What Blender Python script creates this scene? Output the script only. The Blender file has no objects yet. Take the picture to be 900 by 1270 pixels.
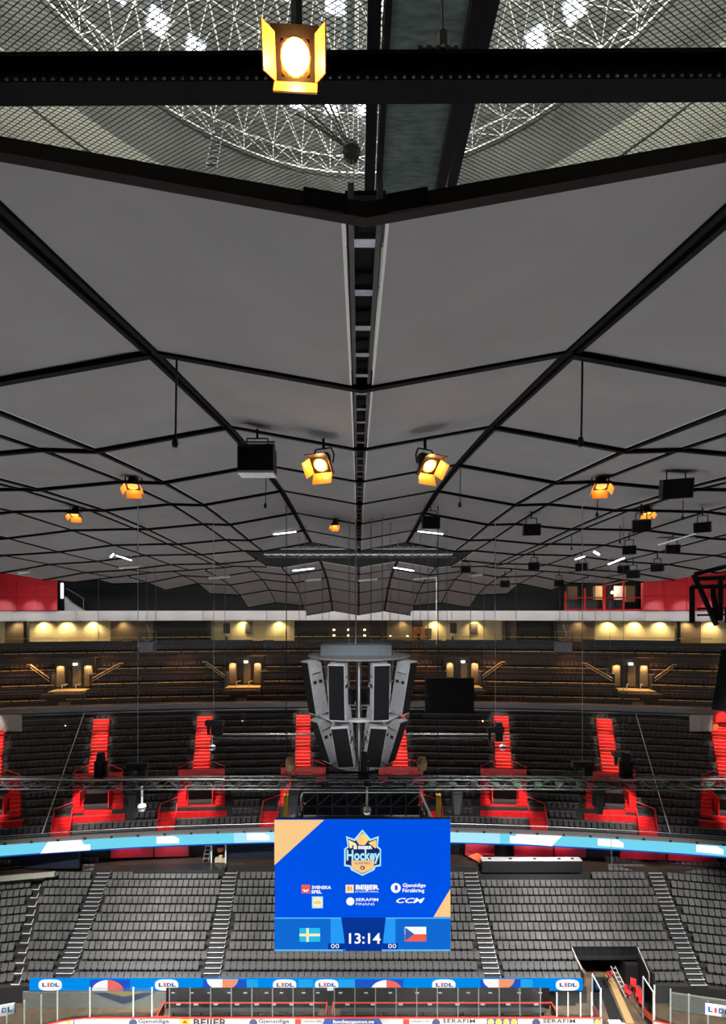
import bpy, bmesh, math, random
from mathutils import Vector, Matrix
random.seed(7)
PI = math.pi
SC = bpy.context.scene
COL = SC.collection
HC = 34.0          # camera height above the ice
F, U0, V0 = 600.0, 444.0, 755.0   # focal length in pixels, axis column and horizon row of the 900x1270 frame

# ------------------------------------------------------------------ camera, world, light, exposure
cam = bpy.data.cameras.new('camera'); cam_o = bpy.data.objects.new('camera', cam); COL.objects.link(cam_o)
cam.sensor_fit = 'HORIZONTAL'; cam.sensor_width = 36; cam.lens = 36 * F / 900
cam.shift_x = (450 - U0) / 900; cam.shift_y = (V0 - 635) / 900
cam.clip_start = 0.05; cam.clip_end = 400
cam_o.location = (0, 0, HC); cam_o.rotation_euler = (PI / 2, 0, 0)
SC.camera = cam_o
SC.view_settings.view_transform = 'Standard'; SC.view_settings.look = 'None'
SC.view_settings.exposure = 0.0; SC.view_settings.gamma = 1.0; SC.view_settings.use_curve_mapping = False
w = bpy.data.worlds.new('ambient_fill'); SC.world = w; w.use_nodes = True
w.node_tree.nodes['Background'].inputs[0].default_value = (0.80, 0.84, 1.0, 1)
w.node_tree.nodes['Background'].inputs[1].default_value = 0.018  # faint ambient fill, added without a source

def spot(name, loc, target, power, color=(1, 1, 1), angle=60, blend=0.6, size=0.3):
    l = bpy.data.lights.new(name, 'SPOT'); o = bpy.data.objects.new(name, l); COL.objects.link(o)
    l.energy = power; l.color = color; l.spot_size = math.radians(angle); l.spot_blend = blend; l.shadow_soft_size = size
    o.location = loc; o.rotation_euler = (Vector(target) - Vector(loc)).to_track_quat('-Z', 'Y').to_euler()
    return o
def point(name, loc, power, color=(1, 1, 1), size=0.1):
    l = bpy.data.lights.new(name, 'POINT'); o = bpy.data.objects.new(name, l); COL.objects.link(o)
    l.energy = power; l.color = color; l.shadow_soft_size = size; o.location = loc
    return o
# rink floodlights on the rig under the ceiling: they light the ice and the lower bowl, the ice lights the ceiling
for fx in (-16, -5.5, 5.5, 16):
    for fy in (14, 33):
        spot('rink_floodlight', (fx, fy, 37.0), (fx * 1.15, 24 + (fy - 24) * 0.7, 0), 68000 if fy < 20 else 34000, (1, 0.98, 0.95), 62, 0.5, 0.8)
for fx in (-24, -16, 16, 24):
    spot('stand_floodlight', (fx, 22, 36.6), (fx * 1.7 - math.copysign(15.2, fx), 45.5, 3), 76000, (1, 0.99, 0.96), 40, 0.7, 0.6)

# unseen fills added to brighten the fascia, the speaker cluster and the dome
for k in range(-15, 16): spot('fascia_fill', (k * 3.5, 68.8 - .0024 * (k * 3.5) ** 2, 34.6), (k * 3.5, 73.4 - .0024 * (k * 3.5) ** 2, 33.5), 340, (1, 0.96, 0.98), 50, 0.7, 0.2)
for fx in (-6.5, 6.5): spot('cluster_fill', (fx, 11.5, 37.4), (0, 26, 29), 5500, (.96, .97, 1), 24, .6, .3)
for k in range(6): point('dome_fill', (21 * math.sin(k * PI / 3), 24 + 21 * math.cos(k * PI / 3), HC + 38), 6000, (1, .98, .90), .5)

# ------------------------------------------------------------------ helpers
def P(u, v, D):
    "the point of the hall at depth D seen at photo pixel (u, v)"
    return Vector(((u - U0) / F * D, D, HC + (V0 - v) / F * D))
MATS = {}
def mat(name, col, rough=0.6, metal=0.0, emit=0.0, ecol=None, noise=0.12, scale=6.0, bump=0.0, alpha=1.0, spec=0.5):
    if name in MATS: return MATS[name]
    m = bpy.data.materials.new(name); m.use_nodes = True; nt = m.node_tree; b = nt.nodes['Principled BSDF']
    b.inputs['Roughness'].default_value = rough; b.inputs['Metallic'].default_value = metal
    b.inputs['Specular IOR Level'].default_value = spec
    c = (*col, 1)
    if noise:
        tc = nt.nodes.new('ShaderNodeTexCoord'); nz = nt.nodes.new('ShaderNodeTexNoise'); nz.inputs['Scale'].default_value = scale
        nz.inputs['Detail'].default_value = 5
        rp = nt.nodes.new('ShaderNodeValToRGB'); nt.links.new(tc.outputs['Object'], nz.inputs['Vector']); nt.links.new(nz.outputs['Fac'], rp.inputs['Fac'])
        rp.color_ramp.elements[0].position = 0.3; rp.color_ramp.elements[1].position = 0.7
        rp.color_ramp.elements[0].color = tuple(max(0, x * (1 - noise)) for x in col) + (1,)
        rp.color_ramp.elements[1].color = tuple(min(1, x * (1 + noise)) for x in col) + (1,)
        nt.links.new(rp.outputs['Color'], b.inputs['Base Color'])
        if bump:
            bp = nt.nodes.new('ShaderNodeBump'); bp.inputs['Strength'].default_value = bump; bp.inputs['Distance'].default_value = 0.02
            nt.links.new(nz.outputs['Fac'], bp.inputs['Height']); nt.links.new(bp.outputs['Normal'], b.inputs['Normal'])
    else: b.inputs['Base Color'].default_value = c
    if emit:
        b.inputs['Emission Color'].default_value = (*(ecol or col), 1); b.inputs['Emission Strength'].default_value = emit
    if alpha < 1: b.inputs['Alpha'].default_value = alpha
    MATS[name] = m
    return m
def glow(name, col, strength=1.0):
    "self-lit screen, tube or lamp"
    return mat(name, tuple(c * 0.02 for c in col), 0.9, 0, strength, col, noise=0, spec=0.0)
class MB:
    def __init__(s): s.v = []; s.f = []; s.m = []; s.mats = []
    def mi(s, m):
        if m not in s.mats: s.mats.append(m)
        return s.mats.index(m)
    def poly(s, pts, m=0):
        n = len(s.v); s.v += [tuple(p) for p in pts]; s.f.append(tuple(range(n, n + len(pts)))); s.m.append(m); return s
    def hexa(s, p, m=0):
        "eight corners: bottom 0-3 counter-clockwise, top 4-7"
        n = len(s.v); s.v += [tuple(q) for q in p]
        for f in ((3, 2, 1, 0), (4, 5, 6, 7), (0, 1, 5, 4), (1, 2, 6, 5), (2, 3, 7, 6), (3, 0, 4, 7)): s.f.append(tuple(n + i for i in f)); s.m.append(m)
        return s
    def box(s, c, d, M=None, m=0):
        c = Vector(c); x, y, z = d[0] / 2, d[1] / 2, d[2] / 2
        p = [Vector(q) for q in ((-x, -y, -z), (x, -y, -z), (x, y, -z), (-x, y, -z), (-x, -y, z), (x, -y, z), (x, y, z), (-x, y, z))]
        if M is not None: p = [M @ q for q in p]
        return s.hexa([q + c for q in p], m)
    def tube(s, a, b, r, n=6, r2=None, m=0, cap=True):
        a = Vector(a); b = Vector(b); r2 = r if r2 is None else r2
        d = (b - a).normalized(); t = Vector((0, 0, 1)) if abs(d.z) < 0.9 else Vector((1, 0, 0))
        x = d.cross(t).normalized(); y = d.cross(x); k = len(s.v)
        for q, rr in ((a, r), (b, r2)):
            for i in range(n): s.v.append(tuple(q + (x * math.cos(2 * PI * i / n) + y * math.sin(2 * PI * i / n)) * rr))
        for i in range(n): j = (i + 1) % n; s.f.append((k + i, k + j, k + n + j, k + n + i)); s.m.append(m)
        if cap: s.f.append(tuple(range(k + n - 1, k - 1, -1))); s.m.append(m); s.f.append(tuple(range(k + n, k + 2 * n))); s.m.append(m)
        return s
    def path(s, pts, r, n=5, m=0):
        for a, b in zip(pts, pts[1:]): s.tube(a, b, r, n, m=m)
        return s
    def lathe(s, prof, c=(0, 0, 0), n=12, m=0):
        "profile of (radius, z)"
        k = len(s.v)
        for r, z in prof:
            for i in range(n): s.v.append((c[0] + r * math.cos(2 * PI * i / n), c[1] + r * math.sin(2 * PI * i / n), c[2] + z))
        for q in range(len(prof) - 1):
            for i in range(n): j = (i + 1) % n; s.f.append((k + q * n + i, k + q * n + j, k + q * n + n + j, k + q * n + n + i)); s.m.append(m)
        return s
    def mesh(s, name, mats):
        me = bpy.data.meshes.new(name); me.from_pydata(s.v, [], s.f)
        for m in (mats if isinstance(mats, (list, tuple)) else [mats]): me.materials.append(m)
        if any(s.m): me.polygons.foreach_set('material_index', s.m)
        me.update(); return me
    def build(s, name, mats, parent=None, loc=None, smooth=False):
        me = s.mesh(name, mats)
        if smooth:
            for p in me.polygons: p.use_smooth = True
        return link(name, me, parent, loc)
def link(name, me, parent=None, loc=None):
    o = bpy.data.objects.new(name, me); COL.objects.link(o)
    if parent is not None: o.parent = parent
    if loc is not None: o.location = loc
    return o
def tag(o, label=None, cat=None, group=None, kind=None):
    for k, x in (('label', label), ('category', cat), ('group', group), ('kind', kind)):
        if x: o[k] = x
    return o
def thing(name, label, cat, loc=(0, 0, 0), rz=0, group=None):
    o = bpy.data.objects.new(name, None); COL.objects.link(o); o.location = loc; o.rotation_euler = (0, 0, rz); o.empty_display_size = 0.1
    return tag(o, label, cat, group)
def struct(name, label=None, parent=None, loc=None):
    o = bpy.data.objects.new(name, None); COL.objects.link(o); o.empty_display_size = 0.1
    return tag(o, label, None, None, 'structure')
def copy_tree(o, parent=None):
    c = o.copy(); COL.objects.link(c)
    if parent is not None: c.parent = parent
    for ch in list(o.children): copy_tree(ch, c)
    return c
def one(name, mb, m, label, cat, group=None, loc=None): return tag(mb.build(name, m, None, loc), label, cat, group)

# materials
BLK = mat('black_paint', (0.012, 0.012, 0.014), 0.55)
BLKM = mat('black_metal', (0.02, 0.02, 0.022), 0.4, 0.6)
DKGREY = mat('dark_grey_metal', (0.06, 0.062, 0.066), 0.45, 0.5)
GREYM = mat('galvanised_metal', (0.30, 0.31, 0.32), 0.4, 0.7)
LTGREY = mat('light_grey_paint', (0.50, 0.50, 0.50), 0.5)
WHITE = mat('white_paint', (0.80, 0.80, 0.78), 0.5)
CABLE = mat('steel_cable', (0.10, 0.10, 0.10), 0.5, 0.0)
CABLEW = mat('pale_cable', (0.42, 0.41, 0.40), 0.5)
RED = mat('red_paint', (0.62, 0.012, 0.016), 0.45, noise=0.2, scale=2)
REDWALL = mat('red_wall_panel', (0.50, 0.010, 0.022), 0.5, noise=0.1, scale=1)
CONC = mat('dark_concrete', (0.030, 0.028, 0.028), 0.8, bump=0.3)
CONCM = mat('grey_concrete', (0.16, 0.15, 0.15), 0.8, bump=0.3)
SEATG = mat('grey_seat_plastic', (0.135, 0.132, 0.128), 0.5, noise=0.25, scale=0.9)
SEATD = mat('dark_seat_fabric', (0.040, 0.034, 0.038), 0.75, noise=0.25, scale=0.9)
GOLD = mat('tan_paint', (0.30, 0.21, 0.09), 0.6)
YEL = mat('yellow_paint', (0.75, 0.48, 0.03), 0.5)
AMBER = mat('amber_lit_metal', (0.85, 0.36, 0.07), 0.45)  # amber colour paints the lamp light falling on the doors
FRAMEB = mat('frame_black', (0.006, 0.006, 0.0065), 0.8, spec=0.1)
# ------------------------------------------------------------------ ceiling: folded plates on a shallow dome, with two openings
ROWS = [-5.0, 3.95, 8.3, 13.1, 17.7, 22.3, 26.9, 31.5, 36.2, 41.0, 45.6, 49.6, 54.2, 58.8, 63.2, 67.0]
HV = [(-6, 2.2), (3.95, 3.18), (8.3, 3.78), (13.1, 4.32), (17.7, 4.66), (22.3, 4.83), (26.9, 4.72), (31.5, 4.5), (36.2, 4.35), (41, 4.1), (45.6, 3.85), (49.6, 3.52), (54.2, 2.95), (58.8, 1.95), (63.2, 0.45), (68, -1.2)]
def lerp(tab, x):
    if x <= tab[0][0]: return tab[0][1]
    for (a, p), (b, q) in zip(tab, tab[1:]):
        if x <= b: return p + (q - p) * (x - a) / (b - a)
    return tab[-1][1]
XMID = [0, 3.6, 7.2, 8.7, 11.8, 12.5, 16.0, 19.6, 23.2, 26.8, 30.4]
XFAR = [0, 3.6, 7.2, 10.8, 14.4, 18.0, 21.6, 25.2, 28.8, 32.4]
FOLD = [(0, 0), (3.6, 0.68), (7.2, 0.12), (8.7, 0.22), (11.8, 0.08), (12.5, 0.14), (16, 0.30), (19.6, 0.16), (23.2, 0.30), (26.8, 0.1), (30.4, .1)]
FOLDF = [(0, 0), (3.6, 0.62), (7.2, 0.1), (10.8, 0.65), (14.4, 0.25), (18.0, 0.7), (21.6, 0.3), (25.2, 0.6), (28.8, 0.2), (32.4, .2)]
CX = 0.06
def ceil_z(X, D):
    a = abs(X)
    fold = lerp(FOLD, a) if D < 44 else lerp(FOLDF, a)
    return HC + lerp(HV, D) + fold - 0.0024 * min(a, 40) ** 2
def inside(X, D): return (X / 28.5) ** 2 + ((D - 24) / 42.0) ** 2 < 1
PANEL = mat('ceiling_felt', (0.178, 0.175, 0.178), 0.85, noise=0.06, scale=0.8, bump=0.05)
TRIM = mat('panel_trim_lit_edge', (0.50, 0.50, 0.51), 0.5, noise=0)  # light grey trim; its pale tone also paints light along panel edges
ceiling = struct('ceiling', 'folded grey acoustic ceiling of large panels in dark framing')
def is_open(X, D):
    a = abs(X)
    return (a < 8.7 and (-5 < D < 3.95 or 36.2 < D < 45.6))
def panel(x0, x1, d0, d1):
    gx, gy = (0.065, 0.05)
    if abs(x0 - CX) < 0.01: g0, g1 = 0.17, gx
    elif abs(x1 - CX) < 0.01: g0, g1 = gx, 0.17
    else: g0, g1 = [.13 if abs(abs(q - CX) - 3.6) < .02 else gx for q in (x0, x1)]
    xa, xb, da, db = x0 + g0, x1 - g1, d0 + gy, d1 - gy
    mb = MB(); t = 0.05; e = 0.03
    def q(X, D, dz=0):
        # bilinear between the fold heights at the bay's corners
        s = (X - x0) / (x1 - x0); r = (D - d0) / (d1 - d0)
        z = (1 - s) * ((1 - r) * ceil_z(x0 - CX, d0 + .01) + r * ceil_z(x0 - CX, d1 - .01)) + s * ((1 - r) * ceil_z(x1 - CX, d0 + .01) + r * ceil_z(x1 - CX, d1 - .01))
        return (X, D, z + dz)
    o = [(xa, da), (xb, da), (xb, db), (xa, db)]; i = [(xa + e, da + e), (xb - e, da + e), (xb - e, db - e), (xa + e, db - e)]
    mb.poly([q(*i[k]) for k in (3, 2, 1, 0)], 0)
    mb.poly([q(*o[k], t) for k in range(4)], 0)
    for k in range(4):
        j = (k + 1) % 4
        mb.poly([q(*o[k]), q(*o[j]), q(*i[j]), q(*i[k])][::-1], 1)
        mb.poly([q(*o[k]), q(*o[k], t), q(*o[j], t), q(*o[j])][::-1], 1)
    mb.build('ceiling_panel', [PANEL, TRIM], ceiling)
def beam(a, b, w, h, m=FRAMEB, name='ceiling_beam', dz=0.0, parent=None):
    a = Vector(a); b = Vector(b); d = (b - a).normalized(); s = d.cross(Vector((0, 0, 1))).normalized() * w / 2; up = Vector((0, 0, h)); o = Vector((0, 0, dz))
    return MB().hexa([a - s + o, a + s + o, b + s + o, b - s + o, a - s + o + up, a + s + o + up, b + s + o + up, b - s + o + up]).build(name, m, parent or ceiling)
for j, (d0, d1) in enumerate(zip(ROWS, ROWS[1:])):
    xs = XFAR if d0 > 45 else XMID
    full = sorted({s * x for x in xs for s in (-1, 1)})
    for x0, x1 in zip(full, full[1:]):
        xm, dm = (x0 + x1) / 2, (d0 + d1) / 2
        if not inside(xm, dm) or is_open(xm, dm): continue
        panel(x0 + CX, x1 + CX, d0, d1)
        # dark row framing along the far edge of each bay
        if j < 11 or abs(xm) < 20:
            za, zb = ceil_z(x0, d1 - .01), ceil_z(x1, d1 - .01)
            beam((x0 + CX, d1, za), (x1 + CX, d1, zb), 0.13, 0.30, dz=-0.06 if abs(xm) < 3.6 else -0.11)
    for x in full:
        dm = (d0 + d1) / 2
        if not inside(x, dm) or (is_open(x * 0.98, dm)): continue
        a = (x + CX, d0, ceil_z(x, d0 + .01)); b = (x + CX, d1, ceil_z(x, d1 - .01))
        if x == 0:
            if d0 > 3:
                for s in (-1, 1): beam((a[0] + s * .12, a[1], a[2] + .05), (b[0] + s * .12, b[1], b[2] + .05), .05, .25, DKGREY, 'rib_channel')
                beam((a[0], a[1] + .1, a[2] + .28), (b[0], b[1], b[2] + .28), .34, .04, FRAMEB, 'rib_cover')
                for k in range(5):
                    t = (k + .5) / 5; MB().box((a[0], d0 + (d1 - d0) * t, a[2] + (b[2] - a[2]) * t + .1), (.22, .10, .06)).build('rib_cross_tie', GREYM, ceiling)
        elif abs(x) == 3.6:
            for s in (-1, 1): beam((a[0] + s * .085, a[1], a[2]), (b[0] + s * .085, b[1], b[2]), .085, .24, FRAMEB, 'rib_channel', -.07)
            beam((a[0], a[1], a[2] + .05), (b[0], b[1], b[2] + .05), .06, .1, DKGREY, 'rib_cover')
        else: beam(a, b, .13, .25, FRAMEB, 'rib_channel', -.06)
# opening edges: deep dark girders
for s in (-1, 1):
    for x0, x1 in ((0, 3.6), (3.6, 7.2), (7.2, 8.7)):
        beam((s * x0 + CX, 3.95, ceil_z(x0, 3.96)), (s * x1 + CX, 3.95, ceil_z(x1, 3.96)), 0.10, 0.13, mat('girder_brown', (0.010, 0.006, 0.0055), 0.7, spec=.15), 'opening_girder', -.03)
    MB().box((s * .34 + CX, 3.885, ceil_z(.34, 3.96) + .03), (.34, .03, .15), Matrix.Rotation(-s * .18, 3, 'Y')).build('girder_splice', FRAMEB, ceiling)
# far opening: pipes and trusses seen edge-on
GLASSGREEN = mat('pale_duct_gleam', (0.62, 0.68, 0.65), 0.4, 0.0)
def truss(mb, a, b, h=0.4, w=0.4, n=None, r=0.03, rl=0.015):
    a = Vector(a); b = Vector(b); L = (b - a).length; d = (b - a) / L; n = n or max(2, int(L / h / 1.1))
    s = d.cross(Vector((0, 0, 1))).normalized() * w / 2; up = Vector((0, 0, h / 2))
    cs = [(s + up), (s - up), (-s - up), (-s + up)]
    for c in cs: mb.tube(a + c, b + c, r, 5)
    for i in range(n):
        p = a + d * (L * i / n); q = a + d * (L * (i + 1) / n)
        for k in range(4):
            c, e = cs[k], cs[(k + 1) % 4]
            if i % 2: c, e = e, c
            mb.tube(p + c, q + e, rl, 4, cap=False)
    return mb
gap = thing('roof_gantry', 'pale pipes and trusswork filling the far ceiling opening', 'gantry', (0, 41, ceil_z(0, 41)))
gz = ceil_z(0, 41) - HC
for k, (dd, zz, rr) in enumerate(((36.9, 5.15, .12), (39.5, 4.95, .10), (44.2, 4.95, .10))):
    MB().tube((-8.6, dd - 41, zz - gz), (8.6, dd - 41, zz - gz), rr, 8).build('duct', GLASSGREEN, gap)
for dd, zz in ((37.6, 4.9), (42.5, 4.7)):
    mb = MB(); truss(mb, (-8.6, dd - 41, zz - gz), (8.6, dd - 41, zz - gz), .35, .35, 24, .035, .02); mb.build('truss', BLKM, gap)
for xx in (-6.5, -2.2, 2.4, 5.5):
    MB().box((xx, -2.8, 5.1 - gz), (.5, .8, .45)).build('equipment_box', DKGREY, gap)
for xx in (-8.5, 8.5):
    mb = MB(); truss(mb, (xx, -4.6, 4.6 - gz), (xx, 4.4, 4.4 - gz), .35, .35, 12, .035, .02); mb.build('side_truss', BLKM, gap)
for xx in (-7, -5, -3, -1, 1, 3, 5, 7):
    MB().tube((xx, -4.2, 5.1 - gz), (xx, -4.2, 4.75 - gz), .03).build('hanger', GREYM, gap)

# ------------------------------------------------------------------ globe dome above
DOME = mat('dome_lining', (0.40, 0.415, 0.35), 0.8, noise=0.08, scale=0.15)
R_D = 58.0
def dome_pt(az, el, r=R_D): return Vector((r * math.cos(el) * math.sin(az), 24 + r * math.cos(el) * math.cos(az), HC + r * math.sin(el)))
dome = struct('ceiling_dome', 'pale globe dome shell with a ring of skylights')
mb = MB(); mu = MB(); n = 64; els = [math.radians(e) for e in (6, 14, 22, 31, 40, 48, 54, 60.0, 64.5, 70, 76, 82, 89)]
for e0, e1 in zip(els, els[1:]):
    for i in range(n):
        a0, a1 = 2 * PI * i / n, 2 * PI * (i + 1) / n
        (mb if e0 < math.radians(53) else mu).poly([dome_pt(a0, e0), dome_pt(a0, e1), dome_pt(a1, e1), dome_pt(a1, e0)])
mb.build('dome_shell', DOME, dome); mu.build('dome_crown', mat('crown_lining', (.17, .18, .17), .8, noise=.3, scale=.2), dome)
SKY = glow('skylight_glass', (0.92, 0.97, 1.0), 5.0)
SKF = mat('skylight_frame', (0.75, 0.80, 0.95), 0.5)
def skylight(az, el, s):
    c = dome_pt(az, el, R_D - .25); nrm = (Vector((0, 24, HC)) - c).normalized(); x = nrm.cross(Vector((0, 0, 1))).normalized(); y = x.cross(nrm)
    q = lambda a, b, d=0: c + x * a * s + y * b * s + nrm * d
    f = MB()
    for (a0, b0, a1, b1) in ((-.58, -.58, .58, -.5), (-.58, .5, .58, .58), (-.58, -.5, -.5, .5), (.5, -.5, .58, .5), (-.03, -.5, .03, .5), (-.5, -.03, .5, .03)):
        f.hexa([q(a0, b0, .0), q(a1, b0, .0), q(a1, b1, .0), q(a0, b1, .0), q(a0, b0, .12), q(a1, b0, .12), q(a1, b1, .12), q(a0, b1, .12)])
    fo = f.build('skylight', SKF, dome)
    MB().poly([q(-.5, -.5, .05), q(.5, -.5, .05), q(.5, .5, .05), q(-.5, .5, .05)]).build('pane', SKY, fo)
for k in range(48): skylight(math.radians(-180 + 7.5 * k + 1.5), math.radians(63.6), 1.5)
for k in range(30): skylight(math.radians(-174 + 12 * k), math.radians(70.5), 1.7)
# space frame: circular ring truss with a fine lattice spanning inward to the crown
SF = mat('space_frame_tube', (0.80, 0.81, 0.76), 0.5, 0.0)
frame = thing('dome_space_frame', 'round white space frame of thin tubes under the globe dome', 'space frame', (0, 24, HC + 45))
def ringpt(r, h, k, n): a = 2 * PI * k / n; return Vector((r * math.sin(a), r * math.cos(a), h - 45))
NR = 56
rings = [(25.5, 44.6), (25.7, 46.4), (22.5, 47.6), (19.5, 49.6), (16.5, 51.0), (13.0, 52.4)]
for k in range(NR):
    if 14 < k < NR - 14: continue
    mb = MB()
    for i in range(len(rings) - 1):
        (r0, h0), (r1, h1) = rings[i], rings[i + 1]
        a, b, c, d = ringpt(r0, h0, k, NR), ringpt(r0, h0, k + 1, NR), ringpt(r1, h1, k, NR), ringpt(r1, h1, k + 1, NR)
        m_ = (ringpt(r0, h0, k + .5, NR) + ringpt(r1, h1, k + .5, NR)) / 2 + Vector((0, 0, 1.0))
        mb.tube(a, b, .07 if i == 0 else .045, 4, cap=False); mb.tube(a, c, .045, 4, cap=False); mb.tube(b, c, .035, 4, cap=False)
        for p in (a, b, c, d): mb.tube(p, m_, .03, 3, cap=False)
    mb.build('lattice_sector', SF, frame)
MB().path([ringpt(25.6, 44.3, k, NR) for k in list(range(-15, 16))], .16, 6).build('lower_ring', DKGREY, frame)
# cables of the dome, lower walkway ring, ladder
for k, (r, h) in enumerate(((31.5, 41.5), (37, 41.0))):
    one('dome_ring_cable', MB().path([Vector((r * math.sin(a), 24 + r * math.cos(a), HC + h - (.6 * math.cos(a * 7) if k else 0))) for a in [math.radians(x) for x in range(-80, 81, 5)]], .10, 5), BLKM,
        ['dark cable curving around the globe dome below the space frame', 'outer dark cable curving low around the pale globe dome'][k], 'cable')
la = P(272, 150, 46); lb = P(262, 208, 41)
lad = thing('dome_ladder', 'steep grey ladder stair hanging from the dome space frame', 'ladder', lb)
for s in (-.45, .45): MB().tube(Vector((s, 0, 0)), la - lb + Vector((s, 0, 0)), .07).build('rail', GREYM, lad)
for k in range(8): t = (k + .5) / 8; MB().box((la - lb) * t, (.9, .25, .08)).build('rung', GREYM, lad)
# truss knot near the axis
kn = thing('cable_knot', 'tangle of struts meeting at a dark node under the dome', 'strut node', P(436, 188, 14))
for k in range(9):
    a = -1.2 + k * .3; MB().tube((0, 0, 0), (-1.9 + k * .28, .3 * math.sin(k), 1.5 + .3 * math.cos(k * 2)), .03, 4).build('strut', GREYM, kn)
MB().lathe([(0, -.25), (.2, -.2), (.28, 0), (.2, .2), (0, .25)], n=8).build('hub', DKGREY, kn)
for k in range(3): MB().tube((0, 0, 0), (-.5 + .3 * k, 0, -.8), .02, 4).build('strut', WHITE, kn)
# vertical duct column left of the axis
one('white_duct', MB().tube(P(434, 95, 7.9), P(436, -40, 7.9), .11, 10), mat('duct_metal', (0.5, 0.56, 0.60), 0.35, 0.5), 'pale round duct rising beside the catwalk above the opening', 'duct')
# net across the near opening
NETM = mat('safety_net_cord', (0.16, 0.165, 0.14), 0.8, noise=0)
nt_ = MB(); hz = HC + 6.2; c = 0.115; x0, x1, y0, y1 = -6.6, 6.6, 2.6, 9.6
def strand(a, b): nt_.tube(a, b, .0048, 3, cap=False)
L = y1 - y0
k = x0 - L * 2.1
while k < x1:
    for s in (1, -1):
        pts = []
        a = Vector((k, y0, hz)) if s == 1 else Vector((k, y1, hz)); b = Vector((k + L * 2.1, y1, hz)) if s == 1 else Vector((k + L * 2.1, y0, hz))
        t0 = max(0, (x0 - k) / (L * 2.1)); t1 = min(1, (x1 - k) / (L * 2.1))
        if t1 > t0: strand(a + (b - a) * t0, a + (b - a) * t1)
    k += c
tag(nt_.build('safety_net', NETM), 'diamond mesh safety net stretched across the ceiling opening', 'net', None, 'stuff')
# catwalk of glass over the opening
cw = thing('glass_catwalk', 'narrow catwalk with dark side beams and smoky floor above the opening', 'catwalk', (0, 4, HC + 5.2))
def smoky():
    m = bpy.data.materials.new('smoky_mesh'); m.use_nodes = True; nt = m.node_tree; b = nt.nodes['Principled BSDF']
    tc = nt.nodes.new('ShaderNodeTexCoord'); mp = nt.nodes.new('ShaderNodeMapping'); mp.inputs['Scale'].default_value = (2, 9, 1); nz = nt.nodes.new('ShaderNodeTexNoise'); nz.inputs['Scale'].default_value = 3
    rp = nt.nodes.new('ShaderNodeValToRGB'); rp.color_ramp.elements[0].color = (.28, .32, .32, 1); rp.color_ramp.elements[1].color = (.50, .56, .56, 1)
    rp.color_ramp.elements[0].position = .35; rp.color_ramp.elements[1].position = .75
    nt.links.new(tc.outputs['Object'], mp.inputs['Vector']); nt.links.new(mp.outputs['Vector'], nz.inputs['Vector']); nt.links.new(nz.outputs['Fac'], rp.inputs['Fac']); nt.links.new(rp.outputs['Color'], b.inputs['Base Color'])
    tl = nt.nodes.new('ShaderNodeBsdfTranslucent'); mx = nt.nodes.new('ShaderNodeMixShader'); mx.inputs[0].default_value = .6
    nt.links.new(rp.outputs['Color'], tl.inputs['Color']); nt.links.new(b.outputs[0], mx.inputs[1]); nt.links.new(tl.outputs[0], mx.inputs[2]); nt.links.new(mx.outputs[0], nt.nodes['Material Output'].inputs[0])
    b.inputs['Roughness'].default_value = .4
    return m
PURP = mat('violet_reflection', (0.055, 0.04, 0.07), 0.35, 0.0)  # violet tint paints purple reflections into the side beams
MB().box((.62, .4, .10), (.80, 5.2, .03)).build('floor_panel', smoky(), cw)
for x, ww in ((.14, .12), (.26, .06), (1.02, .10), (1.14, .12)): MB().box((x, .4, .06), (ww, 5.2, .22)).build('side_beam', PURP, cw)
# lighting beam across the opening with its cable socket rail
lb_ = thing('lighting_beam', 'long black lighting beam crossing the ceiling opening', 'beam', (0, 3.25, HC + 3.52))
Rt = Matrix.Rotation(-.006, 3, 'Y')
BB = mat('matt_black_beam', (.005, .005, .0055), .8, spec=.08)
MB().box((0, 0, .02), (12, .10, .15), Rt).build('web', BB, lb_)
MB().box((0, -.03, .10), (12, .15, .03), Rt).build('top_flange', BB, lb_)
MB().box((0, -.03, -.07), (12, .15, .03), Rt).build('bottom_flange', BB, lb_)
mb = MB()
for k in range(-48, 49): mb.box((k * .06, -.108, -.07 + k * .06 * .006), (.018, .012, .014))
tag(mb.build('socket_row', DKGREY, lb_), kind='stuff')
MB().box((.52, -.05, .13), (.26, .10, .04)).build('clamp_plate', BLK, lb_)
for k in range(4): MB().box((.43 + k * .06, -.105, .13), (.025, .02, .02)).build('bolt', GREYM, lb_)
MB().tube((.56, -.05, .14), (.56, -.05, .28), .035, 8).build('cable_clamp', BLK, lb_)
MB().tube((.56, -.05, .28), (.55, -.02, .9), .008, 5).build('hanging_wire', BLK, lb_)
# ------------------------------------------------------------------ seating bowl
KC = 0.0024
def arc(X, D, k=KC): return D - k * X * X
def low_off(X, r):
    xl = -(29.6 + .36 * r); xr = 28.8 + .28 * r
    return (xl - X) * .175 if X < xl else ((X - xr) * .175 if X > xr else 0.0)
def low_pt(X, r, dy=0.0): return Vector((X, 42.0 + .8 * r + dy - low_off(X, r), 1.45 + .347 * r + .0025 * r * max(0, r - 6)))
TUN = (19.7, 25.4)        # vomitory through the front rows
def strip_mesh(profile, xs, fy):
    "profile of (depth, height) points swept along x"
    mb = MB()
    for a, b in zip(xs, xs[1:]):
        for (d0, z0), (d1, z1) in zip(profile, profile[1:]):
            mb.poly([(a, fy(a, d0), z0), (b, fy(b, d0), z0), (b, fy(b, d1), z1), (a, fy(a, d1), z1)])
    return mb
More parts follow.
